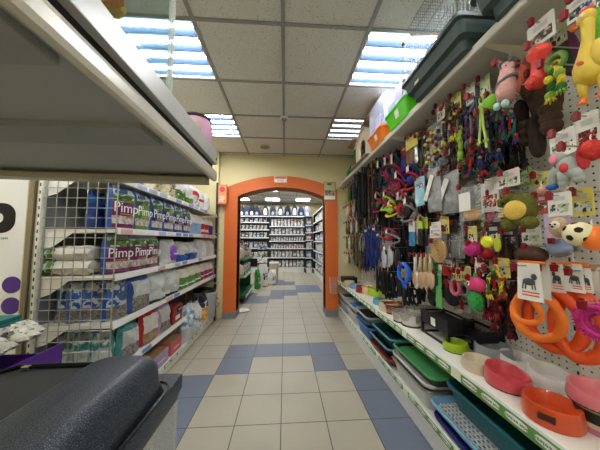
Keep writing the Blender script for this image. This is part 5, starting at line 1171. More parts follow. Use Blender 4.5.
ST = [(394, 313, .075, .05, 'copper coloured metal bowl in the row of steel bowls'), (402, 321, .075, .05, 'polished steel bowl left of the tallest steel bowl'), (412, 325, .085, .06, 'widest polished steel bowl, beside the black wire crate'), (416, 317, .075, .06, 'steel bowl behind the widest one'), (425, 321, .07, .07, 'steel bowl at the back, nearest the perforated board'), (406, 312, .07, .05, 'steel bowl at the back, left of the one nearest the board'), (386, 307, .07, .045, 'steel bowl behind the pale blue dish')]
for k, (px, py, ro, hh, lab) in enumerate(ST): steel_bowl(lab, px, py, ro*1.12, hh*1.6, m=M('copper_metal', (180, 106, 74), .2, .9) if k == 0 else None)
for k, (px, py, ro, hh, c_, lab) in enumerate(((349, 286, .07, .05, (196, 176, 140), 'small beige bowl at the far end of the display shelf'), (356, 288, .08, .03, (120, 160, 196), 'flat pale blue dish at the far end of the shelf'), (363, 292, .08, .05, (150, 44, 34), 'brick red bowl near the far end of the shelf'), (369, 293, .085, .055, (226, 186, 134), 'peach bowl right of the brick red one'), (377, 295, .095, .055, (170, 206, 50), 'lime bowl in the row of small bowls'), (382, 304, .08, .035, (90, 170, 190), 'turquoise dish in the row of small bowls'), (372, 285, .08, .03, (206, 206, 200), 'white dish by the wall at the far end'), (389, 310, .08, .05, (206, 190, 160), 'cream bowl with brown print near the turquoise dish'))):
    bowl(lab, px, py, ro*1.15, hh*1.5, cer(lab.split()[1]+'_%d' % k, c_), base=cer(lab.split()[1]+'_%d' % k, c_))
p = foot(346, 279); t = thing('storage_box', 'black box at the very far end of the display shelf', 'box', (1.02, 3.72, ZS)); b = MB(); b.box(-.11, .1, -.1, .1, 0, .075); b.build('box', black, t, bevel=.006); b = MB(); b.box(-.115, .105, -.105, .105, .075, .084); b.build('lid', darkgap, t, bevel=.003)
p = foot(382, 288); t = thing('crinkled_toy', 'crumpled shiny red toy on the shelf behind the lime bowl', 'dog toy', (p.x+.04, p.y, ZS)); b = MB(); b.ball((0, 0, .045), (.06, .07, .045), 16, nz_=.6, seed=8); b.build('body', M('shiny_red_vinyl', (190, 24, 36), .25, coat=.5), t, smooth='all'); b = MB(); b.tube([(0, 0, .07), (0, 0, .1)], .004, 5); b.build('tab', white, t)
p = foot(396, 296); t = thing('folded_mat', 'purple folded mat lying between the small bowls and steel bowls', 'mat', (p.x+.02, p.y, ZS)); b = MB(); b.box(-.09, .1, -.09, .09, 0, .014); b.box(-.085, .095, -.085, .08, .0145, .026); b.build('cloth', M('violet_fabric', (70, 54, 116), .85), t, bevel=.005)
p = foot(424, 320); t = thing('white_tissue_bag', 'crumpled white bag between the steel bowls and wire crate', 'bag', (p.x-.03, p.y+.02, ZS)); b = MB(); b.ball((0, 0, .03), (.04, .05, .03), 14, nz_=.5, seed=2); b.build('film', whitef, t, smooth='all')
for o in C.objects:
    if o.name.startswith('white_tissue_bag'): o.name = 'crumpled_bag'
# black wire crates
def crate(lab, p0, p1, q, X0, X1_, zt, drawer=True):
    y0 = at(p1, q, 'X', X0).y; y1 = at(p0, q, 'X', X0).y
    t = thing('storage_crate', lab, 'crate', ((X0+X1_)/2, (y0+y1)/2, ZS)); w = (X1_-X0)/2; d = (y1-y0)/2; h = zt-ZS
    b = MB(); b.box(-w-.004, -w+.0, -d, d, h*.5, h*.95); b.box(-w, w, -d-.002, -d+.002, h*.5, h*.95); b.build('side_panel', black, t)
    for sx_ in (-1, 1):
        for sy_ in (-1, 1): b = MB(); b.box(sx_*w-.008, sx_*w+.008, sy_*d-.008, sy_*d+.008, 0, h); b.build('post', black, t)
    for z_ in (.006, h*.5, h-.01):
        b = MB()
        for sx_ in (-1, 1): b.box(sx_*w-.006, sx_*w+.006, -d, d, z_-.006, z_+.006)
        for sy_ in (-1, 1): b.box(-w, w, sy_*d-.006, sy_*d+.006, z_-.006, z_+.006)
        b.build('rail', black, t)
    b = MB(); b.box(-w, w, -d, d, h*.5, h*.5+.004); b.build('tier', darkgap, t)
    b = MB(); b.box(-w+.01, w-.01, -d+.01, d-.01, h*.5+.006, h-.02) if drawer else b.box(-w+.02, w-.02, -d+.02, d-.02, h*.5+.006, h*.62); b.build('tray', black, t, bevel=.006)
    b = MB(); b.box(-w-.010, -w-.008, -.025, .02, h*.55, h*.85); b.build('price_label', wcard, t)
    return t
crate('black plastic crate with a white label beside the lime bowl', 423, 448, 335, 1.0, 1.16, .76)
crate('open black framed stand behind the lime bowl', 452, 478, 335, 1.13, 1.28, .72, False)

# ------------------------------------------------------------------ litter trays on the base shelf
def tray(lab, y0, y1, x0, x1, z, h, mat, rim=None, inner=None, rot=(0, 0, 0), flare=.025, mesh=None, name='litter_tray', group=None):
    """open rounded tray with a rolled rim"""
    cx, cy = (x0+x1)/2, (y0+y1)/2; t = thing(name, lab, 'litter tray', (cx, cy, z), group=group, rot=rot); w, d = (x1-x0)/2, (y1-y0)/2
    lv = [(-flare-.02, 0), (-flare, .004), (0, h-.012), (.014, h-.01), (.016, h), (.0, h+.003), (-.008, h-.004), (-flare-.01, .012), (-flare-.03, .008)]
    b = loft([(rrect(-w-o_, w+o_, -d-o_, d+o_, .045+max(0, o_)), zz_) for o_, zz_ in [(a-.0, c_) for a, c_ in lv]]); b.build('tray_body', mat, t, smooth=True)
    if rim: b = MB(); b.tube([(x, y, h+.003) for x, y in rrect(-w-.009, w+.009, -d-.009, d+.009, .05)], .0085, 8, True); b.build('rim', rim, t, smooth=True)
    if inner: b = loft([(rrect(-w+flare+.02, w-flare-.02, -d+flare+.02, d-flare-.02, .03), .012), (rrect(-w+.012, w-.012, -d+.012, d-.012, .04), h*.75)]); b.build('inner_pan', inner, t, smooth=True)
    if mesh:
        b = MB(); b.mat(mesh)
        for k in range(int(2*w/.022)): b.box(-w+.02+.022*k, -w+.028+.022*k, -d+.02, d-.02, h*.72, h*.72+.004)
        for k in range(int(2*d/.03)): b.box(-w+.02, w-.02, -d+.02+.03*k, -d+.03+.03*k, h*.72, h*.72+.004)
        b.build('sieve', mesh, t)
    return t
pl = lambda n, c: M('tray_'+n, c, .35, coat=.2, mott=.05)
ZB = .1555
XA, XB = .905, 1.24
tray('navy tray at the bottom beneath the sky blue sieve tray', .98, 1.44, XA, XB+.02, ZB, .06, pl('navy', (30, 34, 110)), pl('navy', (30, 34, 110)))
tray('sky blue tray with a white sieve, nearest on the base shelf', 1.0, 1.45, XA-.01, XB, ZB+.07, .06, pl('sky', (122, 176, 206)), pl('sky', (122, 176, 206)), mesh=white)
tray('large teal tray on top of the sky blue tray', .62, 1.385, XA+.05, XB+.03, ZB+.145, .12, pl('teal', (10, 96, 104)), pl('teal', (20, 112, 118)), rot=(0, -.0, 0))
tray('white tray with a grey rim below the green topped tray', 1.51, 1.99, XA, XB+.02, ZB+.0, .13, pl('white', (206, 208, 202)), pl('greyrim', (130, 128, 120)))
tray('white tray nested under the green topped tray', 1.50, 1.99, XA+.005, XB+.02, ZB+.137, .035, pl('ivory', (220, 214, 196)), pl('white', (206, 208, 202)), flare=.015)
tray('black tray with bright green inside above the white trays', 1.45, 1.96, XA, XB+.03, ZB+.178, .065, pl('black', (28, 28, 32)), pl('green', (78, 160, 96)), pl('green', (78, 160, 96)))
tray('brick red tray at the bottom of the middle stack', 2.04, 2.50, XA-.005, XB, ZB, .06, pl('brick', (126, 58, 44)), pl('brick', (126, 58, 44)))
tray('dark navy tray with teal rim, second in the middle stack', 2.06, 2.5, XA, XB, ZB+.067, .075, pl('dark_navy', (24, 28, 50)), pl('aqua', (90, 160, 170)))
tray('dark green tray with teal rim topping the middle stack', 2.02, 2.46, XA+.01, XB+.02, ZB+.150, .09, pl('bottle', (18, 62, 58)), pl('aqua', (90, 160, 170)))
tray('cornflower blue tray under the green and grey trays', 2.56, 2.98, XA, XB, ZB, .14, pl('cornflower', (74, 114, 176)), pl('cornflower', (74, 114, 176)))
tray('dark green rimmed tray between the blue tray and grey tray', 2.58, 2.98, XA+.0, XB, ZB+.147, .04, pl('cornflower', (74, 114, 176)), pl('deep_green', (10, 72, 66)), flare=.015)
tray('silver grey framed tray with a black inside', 2.56, 3.0, XA, XB+.02, ZB+.194, .055, pl('silver', (184, 184, 180)), pl('silver', (184, 184, 180)), pl('black', (28, 28, 32)))
tray('white covered tray base beneath the blue lid, far stack', 3.06, 3.46, XA, XB, ZB, .14, pl('white', (206, 208, 202)), pl('white', (206, 208, 202)))
tray('white tray with a bright blue inside in the far stack', 3.04, 3.46, XA, XB+.0, ZB+.147, .075, pl('white', (206, 208, 202)), pl('white', (206, 208, 202)), pl('bright_blue', (70, 136, 186)))
tray('grey tray at the far end beside the arch, lower', 3.52, 3.9, XA, XB, ZB, .14, pl('grey', (160, 164, 168)), pl('grey', (160, 164, 168)))
tray('pale grey tray at the far end beside the arch, upper', 3.52, 3.9, XA, XB, ZB+.147, .1, pl('pale_grey', (190, 194, 198)), pl('pale_grey', (190, 194, 198)), pl('black', (28, 28, 32)))
t = thing('wire_basket', 'pale wire basket hanging on the end of the right gondola by the arch', 'basket', (.80, 3.86, .40)); b = MB()
for z_ in (0, .05, .1, .15, .2, .25): b.tube([(x*(1+z_*.6), y*(1+z_*.6), z_) for x, y in rrect(-.055, .055, -.06, .06, .01, 2)], .0022, 5, True)
for k in range(7): b.tube([(-.055+.018*k, -.06, 0), ((-.055+.018*k)*1.15, -.069, .25)], .002, 5); b.tube([(-.055, -.06+.02*k, 0), (-.063, (-.06+.02*k)*1.15, .25)], .002, 5)
b.build('cage', M('pale_pink_wire', (206, 186, 180), .4), t); b = MB(); b.tube([(.06, 0, .24), (.10, 0, .25), (.10, 0, .2)], .004, 6); b.build('hook_arm', wire, t)

# ------------------------------------------------------------------ on the top shelf
ZT = 2.2045
dg = M('slate_green_plastic', (64, 80, 78), .4, mott=.04)
def cage_base(lab, y0, y1, x0, x1, name='cage_base'):
    t = thing(name, lab, 'cage tray', ((x0+x1)/2, (y0+y1)/2, ZT)); w, d = (x1-x0)/2, (y1-y0)/2
    b = loft([(rrect(-w+.07, w-.05, -d+.05, d-.05, .03), 0), (rrect(-w+.065, w-.045, -d+.045, d-.045, .03), .05), (rrect(-w+.035, w-.03, -d+.02, d-.02, .03), .06), (rrect(-w+.02, w-.02, -d+.01, d-.01, .03), .12), (rrect(-w, w, -d, d, .03), .125), (rrect(-w, w, -d, d, .03), .145), (rrect(-w+.01, w-.01, -d+.01, d-.01, .03), .147)]); b.build('tray', dg, t, smooth=True, bevel=0)
    return t
t = cage_base('dark slate plastic cage tray carrying the big wire bird cage', 1.0, 1.56, .815, 1.25)
b = MB(); b.obox((-.187, .12, .085), (.002, .045, .05), (0, .15, 0)); b.build('white_label', wcard, t)
t2 = cage_base('second dark slate cage tray nearer the photographer', .36, .96, .83, 1.27)
def wire_cage(lab, x0, x1, y0, y1, z0, z1, sp, col, name='wire_cage', perch=True, r=.0011):
    t = thing(name, lab, 'cage', ((x0+x1)/2, (y0+y1)/2, z0)); 
    def w_(pts, rr_=r): b.tube(pts, rr_, 4)
    for nm, X_ in (('front_grid', x0), ('back_grid', x1)):
        b = MB(); k = 0
        while y0+k*sp <= y1+.001: w_([(X_, y0+k*sp, z0), (X_, y0+k*sp, z1)]); k += 1
        for j in range(5): w_([(X_, y0, z0+(z1-z0)*j/4), (X_, y1, z0+(z1-z0)*j/4)], r*1.5)
        part(b, nm, col, t)
    for nm, Y_ in (('near_grid', y0), ('far_grid', y1)):
        b = MB(); k = 0
        while x0+k*sp <= x1+.001: w_([(x0+k*sp, Y_, z0), (x0+k*sp, Y_, z1)]); k += 1
        for j in range(5): w_([(x0, Y_, z0+(z1-z0)*j/4), (x1, Y_, z0+(z1-z0)*j/4)], r*1.5)
        part(b, nm, col, t)
    b = MB(); k = 0
    while y0+k*sp <= y1+.001: w_([(x0, y0+k*sp, z1), (x1, y0+k*sp, z1)]); k += 1
    part(b, 'roof_grid', col, t)
    if perch:
        b = MB(); b.tube([(x0-.01, y1-.12, z0+.26), (x0+.16, y1-.16, z0+.24)], .006, 8); part(b, 'wooden_perch', M('perch_wood', (196, 160, 116), .7), t)
        for z_, y_ in ((z0+.3, y1), (z0+.03, y1)): b = MB(); b.ball((x0, y_, z_), .014, 10); part(b, 'corner_clip', M('brown_clip', (90, 66, 60), .5), t, smooth=True)
    return t
cw = M('cage_wire', (120, 126, 136), .4, .6)
wire_cage('tall fine wire bird cage reaching the ceiling, on the slate tray', .835, 1.23, 1.02, 1.54, ZT+.148, 2.70, .02, cw)
wire_cage('white wire cage on the nearer slate tray', .86, 1.22, .40, .92, ZT+.148, 2.66, .02, M('white_wire', (226, 226, 220), .4), perch=False, r=.0016)
def open_box(lab, y0, y1, x0, x1, h, col, z=ZT):
    t = thing('plastic_crate', lab, 'crate', ((x0+x1)/2, (y0+y1)/2, z)); w, d = (x1-x0)/2, (y1-y0)/2
    b = loft([(rrect(-w+.03, w-.03, -d+.03, d-.03, .02), 0), (rrect(-w, w, -d, d, .025), h), (rrect(-w-.008, w+.008, -d-.008, d+.008, .03), h), (rrect(-w-.008, w+.008, -d-.008, d+.008, .03), h+.012), (rrect(-w+.006, w-.006, -d+.006, d-.006, .02), h+.012), (rrect(-w+.034, w-.034, -d+.034, d-.034, .02), .008)]); b.build('body', col, t, smooth=True)
    b = MB(); b.obox((-w+.006, -.03, h*.55), (.002, .06, h*.5), (0, -.25, 0)); b.build('white_label', wcard, t); return t
open_box('bright green plastic crate next to the slate cage tray', 1.62, 1.98, .885, 1.2, .12, M('vivid_green_plastic', (96, 220, 40), .3, mott=.03))
open_box('orange plastic crate left of the green crate', 2.05, 2.42, .885, 1.2, .11, M('vivid_orange_plastic', (250, 130, 40), .3, mott=.03))
pale = M('pale_blue_clear_plastic', (206, 214, 236), .25, alpha=.55, mott=.05)
for lab, y0, y1, z0, z1 in (('pale translucent pet cage standing on the green crate', 1.62, 1.97, ZT+.1335, 2.52), ('taller pale translucent pet cage on the orange crate', 2.05, 2.42, ZT+.1235, 2.64)):
    t = thing('pet_cage', lab, 'cage', (1.05, (y0+y1)/2, z0)); b = MB(); x0, x1 = .91, 1.2
    for q in ((x0, x0+.004, y0, y1, z0, z1), (x1-.004, x1, y0, y1, z0, z1), (x0, x1, y0, y0+.004, z0, z1), (x0, x1, y1-.004, y1, z0, z1), (x0, x1, y0, y1, z1-.004, z1)): b.box(*q)
    part(b, 'walls', pale, t)
    b = MB()
    for k in range(3): b.box(x0-.003, x0, y0+.02, y1-.02, z0+.03+(z1-z0)*k/8, z0+.034+(z1-z0)*k/8)
    part(b, 'ribs', pale, t)
    b = MB(); b.box(x0-.004, x0, y0+.08, y0+.2, z0+.04, z0+.15); part(b, 'door', M('lilac_door', (190, 180, 220), .3), t)
# wooden pet house with an arched doorway, facing the aisle
hw = M('pale_plywood', (226, 210, 186), .7, bump=.2, bscale=40); fab = printed('white_brick_cloth', [(226, 218, 206), (214, 206, 192), (232, 226, 214)], 22, rough=.9, coat=0, stretch=(1, 1, 2))
t = thing('pet_house', 'pale pet house with a dark arched doorway on the top shelf', 'pet house', (.96, 2.79, ZT+.0125)); d = .27; hgt = .40
ap = arch_pts(-.10, .10, .20, .28, 10); apo = [(-d, 0), (-d, hgt*.72), (-.08, hgt), (.08, hgt), (d, hgt*.72), (d, 0)]
b = MB(); b.box(-.004, .012, -d, -.10, 0, hgt*.72); b.box(-.004, .012, .10, d, 0, hgt*.72)
for (ya, za), (yb, zb2) in zip(ap, ap[1:]):
    top = lambda y_: hgt*.72+(hgt*.28)*min(1, (d-abs(y_))/(d-.08))
    b.add([(x_, y_, z_) for x_ in (-.004, .012) for y_, z_ in ((ya, za), (yb, zb2), (yb, top(yb)), (ya, top(ya)))], [(0, 1, 2, 3), (4, 7, 6, 5), (0, 4, 5, 1), (3, 2, 6, 7)])
for s_ in (-1, 1): b.add([(x_, y_, z_) for x_ in (-.004, .012) for y_, z_ in ((s_*.10, hgt*.72), (s_*d, hgt*.72), (s_*.10, top(.10)))], [(0, 1, 2), (3, 5, 4), (0, 3, 4, 1), (1, 4, 5, 2), (0, 2, 5, 3)])
b.build('front_wall', hw, t)
b = MB(); b.box(.012, .28, -d, -d+.01, 0, hgt*.72); b.box(.012, .28, d-.01, d, 0, hgt*.72); b.build('side_wall', fab, t)
b = MB(); b.box(.27, .28, -d, d, 0, hgt*.72); b.box(.012, .27, -d+.01, d-.01, 0, .008); b.build('back_wall', M('dark_lining', (40, 34, 32), .9), t)
for s_ in (-1, 1): b = MB(); b.prism([(s_*(d+.02), hgt*.70), (s_*.08, hgt+.004), (s_*.08, hgt+.018), (s_*(d+.03), hgt*.72)], -.02, .29, 'X'); b.build('roof_slope', fab, t)
b = MB(); b.box(-.02, .29, -.085, .085, hgt+.004, hgt+.02); b.build('roof_ridge', hw, t)
t = thing('wooden_board', 'flat board under the pet house, jutting over the shelf edge', 'board', (1.02, 2.8, ZT)); b = MB(); b.box(-.14, .22, -.33, .33, 0, .012); b.build('board', M('taupe_board', (160, 146, 128), .8), t, bevel=.003)
carp = M('tan_carpet', (176, 148, 120), .95, bump=.6, bscale=80)
t = thing('cat_tree', 'tan cat tree with a high platform just under the ceiling', 'cat tree', (1.12, 2.46+.83, ZT)); 
b = MB(); b.box(-.12, .15, -.12, .12, 0, .02); b.build('base', carp, t, bevel=.004)
b = MB(); b.tube([(.02, 0, .02), (.02, 0, .44)], .04, 14); b.build('post', M('sisal_post', (190, 166, 124), .95, bump=.8, bscale=90), t, smooth=True)
b = MB(); b.prism(rrect(-.19, .15, -.20, .14, .05), .44, .465, 'Z'); b.build('platform', carp, t, bevel=.004)
t = thing('cat_tree', 'brown stepped shelf of a cat tree behind the pale cages', 'cat tree', (1.06, 2.47, ZT)); b = MB(); b.prism(rrect(-.10, .20, -.03, .03, .02), 0, .02, 'Z'); b.build('base', carp, t)
b = MB(); b.box(.1, .15, -.02, .02, .02, .445); b.build('post', hw, t); b = MB(); b.prism([(-.13, -.27), (.16, -.27), (.16, .42), (-.02, .42), (-.13, .3)], .445, .475, 'Z'); b.build('platform', carp, t, bevel=.003)
t = thing('artificial_grass', 'green plush toy standing on the far end of the top shelf', 'toy', (1.0, 3.50, ZT)); b = MB(); b.ball((0, 0, .07), (.06, .07, .07), 16, nz_=.3, seed=3); b.build('body', M('leaf_green_plush', (40, 120, 52), .95, bump=.8, bscale=60), t, smooth=True); b = MB(); b.tube([(0, 0, .12), (.01, .01, .2)], [.025, .01], 8); b.build('stem', M('leaf_green_plush', (40, 120, 52), .95), t)
for o in C.objects:
    if o.name.startswith('artificial_grass'): o.name = 'plush_toy'
t = thing('scratching_board', 'pale round board lying at the far end of the top shelf', 'board', (1.02, 3.22+.45, ZT)); b = MB(); b.lathe([(0, 0), (.11, 0), (.12, .01), (.11, .025), (0, .025)], n=24); b.build('disc', M('oat_board', (196, 184, 160), .8), t, smooth=True)
t = thing('plush_toy', 'green leafy toy on the pole beside the pet house', 'toy', (.99, 3.13, ZT)); b = MB(); b.tube([(0, 0, 0), (0, 0, .2)], .01, 6); b.build('pole', hw, t); b = MB(); b.ball((0, 0, .26), (.05, .05, .1), 12, nz_=.3, seed=5); b.build('leaf', M('leaf_green_plush', (40, 120, 52), .95), t, smooth=True)
t = thing('cardboard_roll', 'upright brown roof panel leaning left of the pet house', 'panel', (1.0, 3.08, ZT)); b = MB(); b.obox((0.06, 0, .16), (.22, .012, .32), (.15, 0, .0)); b.build('panel', M('brown_felt', (150, 128, 104), .9), t, bevel=.003)
for o in C.objects:
    if o.name.startswith('cardboard_roll'): o.name = 'felt_panel'

# ------------------------------------------------------------------ far room
def far_unit(lab, x0, x1, y0, y1, zs, axis, blackback=True, name='shelving_unit', dark=None):
    """shelf run; goods stand on each level in zs. axis 'Y' faces -Y, 'X' faces -X"""
    t = thing(name, lab, 'shelving unit', ((x0+x1)/2, (y0+y1)/2, 0)); dk = dark or darkgap
    b = MB()
    if axis == 'Y': b.box(x0, x1, y1-.02, y1, 0, zs[-1]+.05)
    else: b.box(x1-.02, x1, y0, y1, 0, zs[-1]+.05)
    part(b, 'back_panel', dk, t)
    for z in zs:
        b = MB(); b.box(x0, x1, y0, y1, z-.03, z); part(b, 'shelf', M('far_shelf_paint', (90, 94, 104), .5), t)
        b = MB()
        if axis == 'Y': b.box(x0, x1, y0-.012, y0, z-.045, z-.002)
        else: b.box(x0-.012, x0, y0, y1, z-.045, z-.002)
        part(b, 'price_rail', M('far_rail', (216, 222, 232), .4), t)
    b = MB(); b.box(x0+.02, x1, y0+.02, y1, 0, zs[0]-.03); part(b, 'plinth', white_steel, t)
    b = MB()
    for e in (0, 1):
        if axis == 'Y': b.box([x0, x1-.03][e], [x0+.03, x1][e], y0, y1, 0, zs[-1])
        else: b.box(x0, x1, [y0, y1-.03][e], [y0+.03, y1][e], 0, zs[-1])
    part(b, 'side_frame', dk, t); return t
U1 = far_unit('wide dark shelving of small white packets at the far back', -.63, .80, 9.55, 10.0, (.2, .60, .965, 1.26, 1.53, 1.86, 2.27), 'Y')
U2 = far_unit('back shelving with rows of pale tins left of the wide one', -2.3, -.64, 9.55, 10.0, (.2, .60, .98, 1.40, 1.72, 2.02, 2.27), 'Y')
U3 = far_unit('long side shelving along the right of the far room', 1.12, 1.55, 4.6, 9.2, (.2, .55, .9, 1.25, 1.6, 1.95, 2.3), 'X')
tints = [('white', (226, 226, 222)), ('cream', (206, 198, 180)), ('grey', (150, 150, 150)), ('blue', (96, 130, 180)), ('green', (120, 150, 110)), ('black', (50, 50, 54)), ('red', (176, 84, 80)), ('beige', (176, 156, 130))]
fpm = {n: printed('far_print_'+n, [c, c, (220, 216, 206), (90, 88, 88)], 26, seed=i) for i, (n, c) in enumerate(tints)}
pouch = {}
def goods(n, w, h, d=.08, hole=True):
    k = (n, round(w, 2), round(h, 2))
    if k not in pouch:
        t = thing('pet_food_pouch', 'x', 'packet', (0, 0, 0)); b = MB(); b.prism([(-w/2, 0), (w/2, 0), (w/2*.96, h*.2), (w/2*.96, h*.8), (w/2, h), (-w/2, h), (-w/2*.96, h*.8), (-w/2*.96, h*.2)], -d/2, d/2, 'Y'); b.build('pouch', fpm[n], t, bevel=.006, seg=1)
        b = MB(); b.box(-w*.36, w*.36, -d/2-.004, -d/2, h*.2, h*.5); b.build('print_panel', M('far_panel_'+n, dict(tints)['cream' if n == 'white' else 'white'], .4), t); pouch[k] = [t, False]
    return k
def put(n, w, h, loc, rz, lab, grp):
    k = goods(n, w, h); t, used = pouch[k]
    if used: o = dup(t, loc=loc, rot=(0, 0, rz), label=lab, group=grp)
    else: o = t; o.location = loc; o.rotation_euler = (0, 0, rz); o['label'] = lab; o['group'] = grp; pouch[k][1] = True
    return o
rn = ['floor level', 'second lowest', 'third lowest', 'fourth', 'fifth', 'sixth']
for si, (z, nx, hh) in enumerate(((.2, 9, .27), (.60, 9, .26), (.965, 13, .17), (1.26, 13, .17), (1.53, 9, .24), (1.86, 10, .30))):
    for k in range(nx):
        w = 1.36/nx; put(R.choice(('white', 'cream', 'white', 'beige', 'grey')) if si not in (2,) else R.choice(('red', 'white', 'cream')), w*.8, hh, (-.59+w*(k+.5), 9.70, z+.0005), 0, 'small pale packet on the %s shelf of the wide dark back shelving' % rn[si], 'packets on the %s shelf at the back' % rn[si])
for si, (z, nx, hh) in enumerate(((.60, 8, .2), (.98, 8, .24), (1.40, 10, .2), (1.72, 10, .18), (2.02, 8, .16))):
    for k in range(nx):
        w = 1.5/nx; put(R.choice(('white', 'grey', 'black', 'white', 'blue')), w*.75, hh, (-2.22+w*(k+.5), 9.70, z+.0005), 0, 'small grey and white pack on row %s of the left back shelving' % ['one', 'two', 'three', 'four', 'five'][si], 'packs on row %d at the back left' % (si+1))
for si, z in enumerate((.2, .55, .9, 1.25, 1.6, 1.95)):
    for k in range(17):
        put(R.choice(('white', 'grey', 'white', 'white', 'blue', 'beige', 'cream')), .19, R.uniform(.2, .28), (1.20, 4.8+.25*k, z+.0005), -PI/2+R.uniform(-.2, .2), 'pale pack on the %s shelf of the right far-room shelving' % rn[si], 'packs on the right far shelving, %s' % rn[si])
# bottom right corner packs, blue ones
for k, (z, c_) in enumerate(((.2, 'blue'), (.60, 'white'), (.965, 'green'), (1.26, 'red'), (1.53, 'blue'), (1.86, 'white'))): pass
U4 = far_unit('narrow corner shelving of coloured packs at the far back', .81, 1.10, 9.3, 10.0, (.2, .60, .965, 1.3, 1.6, 1.9, 2.27), 'Y')
for si, (z, n) in enumerate(((.2, 'blue'), (.60, 'blue'), (.965, 'white'), (1.3, 'red'), (1.6, 'blue'), (1.9, 'grey'))): put(n, .22, .26, (.955, 9.42, z+.0005), 0, 'coloured pack on the %s shelf of the narrow corner shelving' % rn[si], None) if False else put(n, .22, .26, (.955, 9.42, z+.0005), 0, 'coloured pack on the %s shelf of the narrow corner shelving' % rn[si], 'corner packs %s' % rn[si])
# pet carriers on top of the back shelving
for k, (px, c1) in enumerate(((242, 'black'), (247, 'navy'), (252, 'black'), (257, 'navy'), (265.5, 'white'), (273, 'black'), (280.5, 'white'), (287.5, 'black'), (294.5, 'white'), (301, 'navy'), (307, 'grey'))):
    x = at(px, 212, 'Y', 9.7).x; t = thing('pet_carrier', ['leftmost', 'second from left', 'third from left', 'fourth from left', 'fifth from left', 'sixth from left', 'seventh from left', 'eighth from left', 'ninth from left', 'tenth from left', 'rightmost'][k]+' domed pet carrier on top of the back shelving', 'pet carrier', (x, 9.72, 2.2705)); h = .36+.03*(k % 3); w = .118; h += .05
    pts = [(-w, 0), (w, 0), (w, h*.5)]+[(w*math.cos(a), h*.5+h*.5*math.sin(a)) for a in [i*PI/10 for i in range(1, 10)]]+[(-w, h*.5)]
    b = MB(); b.prism(pts, -.1, .14, 'Y'); b.build('shell', {'black': blackm, 'navy': M('navy_cloth', (36, 40, 70), .8), 'white': blackm, 'grey': M('grey_cloth', (130, 130, 150), .8)}[c1], t, bevel=.01)
    b = MB(); b.prism([(p_[0]*(.6 if c1 == 'white' else .45), .05+p_[1]*(.6 if c1 == 'white' else .3)) for p_ in pts], -.112, -.1, 'Y'); b.build('window', white if k % 2 == 0 else M('pale_mesh', (150, 156, 170), .5), t)
    b = MB(); b.tube([(-.04, 0, h-.005), (0, 0, h+.04), (.04, 0, h-.005)], .008, 6); b.build('handle', black, t)
# bright windows/lightboxes on the back wall above the carriers
for k, (px0, px1) in enumerate(((262, 271), (272, 287), (290, 301))):
    a = at(px0, 206, 'Y', 10.18); c_ = at(px1, 206, 'Y', 10.18); m = MB(); m.box(a.x, c_.x, 10.16, 10.199, 2.35, 2.78); m.mat(white); struct(m.build('window_%d' % (k+1), M('blind_white', (236, 238, 240), .6)))
# green counter display
gd = M('dark_green_panel', (10, 92, 46), .4); t = thing('display_counter', 'dark green display counter on castors just past the left pillar', 'counter', (-1.15, 5.45, 0))
for nm, q, mm in (('base', (-1.55, -.78, 4.85, 6.1, .10, .16), gd), ('rear_panel', (-1.20, -1.17, 4.85, 6.1, .16, .86), gd), ('mid_shelf', (-1.55, -.80, 4.86, 6.09, .50, .53), M('pale_green_shelf', (150, 190, 160), .4)), ('top', (-1.55, -.80, 4.85, 6.1, .84, .87), gd), ('end_panel', (-1.52, -.86, 6.04, 6.07, .16, .84), gd), ('edge_strip', (-.782, -.775, 4.85, 6.1, .11, .15), white)):
    b = MB(); b.box(*q); part(b, nm, mm, t, bevel=.002)
for x in (-1.45, -.88):
    for y in (4.95, 6.0): b = MB(); b.lathe([(0, -.02), (.05, -.02), (.05, .02), (0, .02)], (0, 0, 0), 14); b.v = [(v[0]+x, v[2]+y, v[1]+.05) for v in b.v]; part(b, 'castor', black, t); b = MB(); b.box(x-.01, x+.01, y-.01, y+.01, .09, .101); part(b, 'castor_stem', wire, t)
for k, (z, y) in enumerate(((.92, 4.92), (.44, 4.92))):
    t = thing('glass_dome', ['upper', 'lower'][1-(k == 0)]+' round clear bowl at the near end of the green counter', 'bowl', (-.98, y, .8705 if k == 0 else .5305)); b = MB(); b.ball((0, 0, .13), (.17, .06, .13), 20); b.build('bowl', M('pale_clear_bowl', (214, 218, 220), .15, coat=.6), t, smooth=True); b = MB(); b.box(-.06, .06, -.02, .02, 0, .02); b.build('foot', white, t)
for k, (x, y, h, w, c_, lab) in enumerate(((-.95, 5.15, .26, .18, 'blue', 'blue topped display box standing on the green counter'), (-1.0, 5.4, .4, .1, 'black', 'upright black and white leaflet leaning on the green counter'), (-.95, 5.62, .32, .12, 'red', 'slim red and white pack on the green counter'), (-.92, 5.85, .22, .2, 'white', 'white pack at the far end of the green counter'))):
    put(c_, w, h, (x, y, .8705), .2, lab, None)
for k, (x, y) in enumerate(((-.93, 5.2), (-.93, 5.5), (-.93, 5.8))): put('white', .2, .22, (x, y, .5305), -.6, ['nearest', 'middle', 'farthest'][k]+' white pack on the middle shelf of the green counter', None)
for o in C.objects:
    if o.get('group', 1) is None: del o['group']
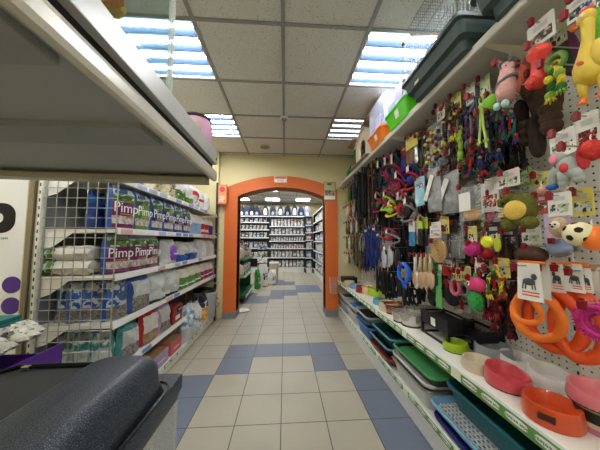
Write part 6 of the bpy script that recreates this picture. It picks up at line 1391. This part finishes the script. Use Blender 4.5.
# sacks standing by the aisle
for k, (x, y, w, h, c_, lab) in enumerate(((-.60, 6.62, .28, .62, whitef, 'big crumpled white sack standing on the floor past the green counter'), (-.36, 6.95, .24, .42, whitef, 'smaller white sack with a green edge beside the big white sack'), (-.72, 6.30, .12, .5, M('bright_green_bag', (60, 150, 60), .4), 'narrow green bag between the counter and the white sacks'))):
    t = thing('sack', lab, 'sack', (x, y, 0), -.9); bag_mesh(w, h, .2, [(0, 1, c_)], k+20, .03, .35).build('sack_body', None, t, smooth=True); b = MB(); b.box(.10, .104, -w*.25, w*.25, h*.3, h*.6); b.build('print', fpm['black' if k == 0 else 'grey'], t)
t = thing('storage_bin', 'tan bin with a black top beside the white sacks', 'bin', (-.34, 7.5, 0)); b = MB(); b.lathe([(0, 0), (.13, 0), (.15, .55), (0, .55)], n=20); b.build('bin', M('tan_bin', (190, 176, 156), .6), t, smooth=True); b = MB(); b.lathe([(0, .55), (.155, .55), (.155, .59), (0, .6)], n=20); b.build('lid', white, t, smooth=True)
t = thing('rack_post', 'dark slim rack with pale packs standing before the back left shelving', 'rack', (-.75, 8.0, 0)); b = MB(); b.box(-.02, .02, -.02, .02, .015, 1.1); b.build('post', black, t); b = MB(); b.lathe([(0, 0), (.16, 0), (.16, .015), (0, .015)]); b.build('foot', black, t)
for k in range(4): b = MB(); b.box(-.16, .16, -.06, -.02, .3+.22*k, .46+.22*k); b.build('pack_row', fpm[['grey', 'white', 'green', 'blue'][k]], t)
for o in C.objects:
    if o.name.startswith('rack_post'): o.name = 'leaflet_rack'
t = thing('plate', 'white round plate lying on the floor behind the left pillar', 'plate', (-.74, 4.36, 0)); b = MB(); b.lathe([(0, 0), (.085, 0), (.115, .012), (.112, .016), (.08, .006), (0, .005)], n=28); b.build('dish', white, t, smooth=True)
sc.view_settings.view_transform = 'Standard'; sc.view_settings.look = 'None'; sc.view_settings.gamma = 1
sc.view_settings.exposure = 2.15
w = bpy.data.worlds.new('world'); w.use_nodes = True; w.node_tree.nodes['Background'].inputs[0].default_value = (.6, .7, .8, 1); w.node_tree.nodes['Background'].inputs[1].default_value = .3; sc.world = w
sc.cycles.use_denoising = True; sc.cycles.max_bounces = 8; sc.cycles.transparent_max_bounces = 16
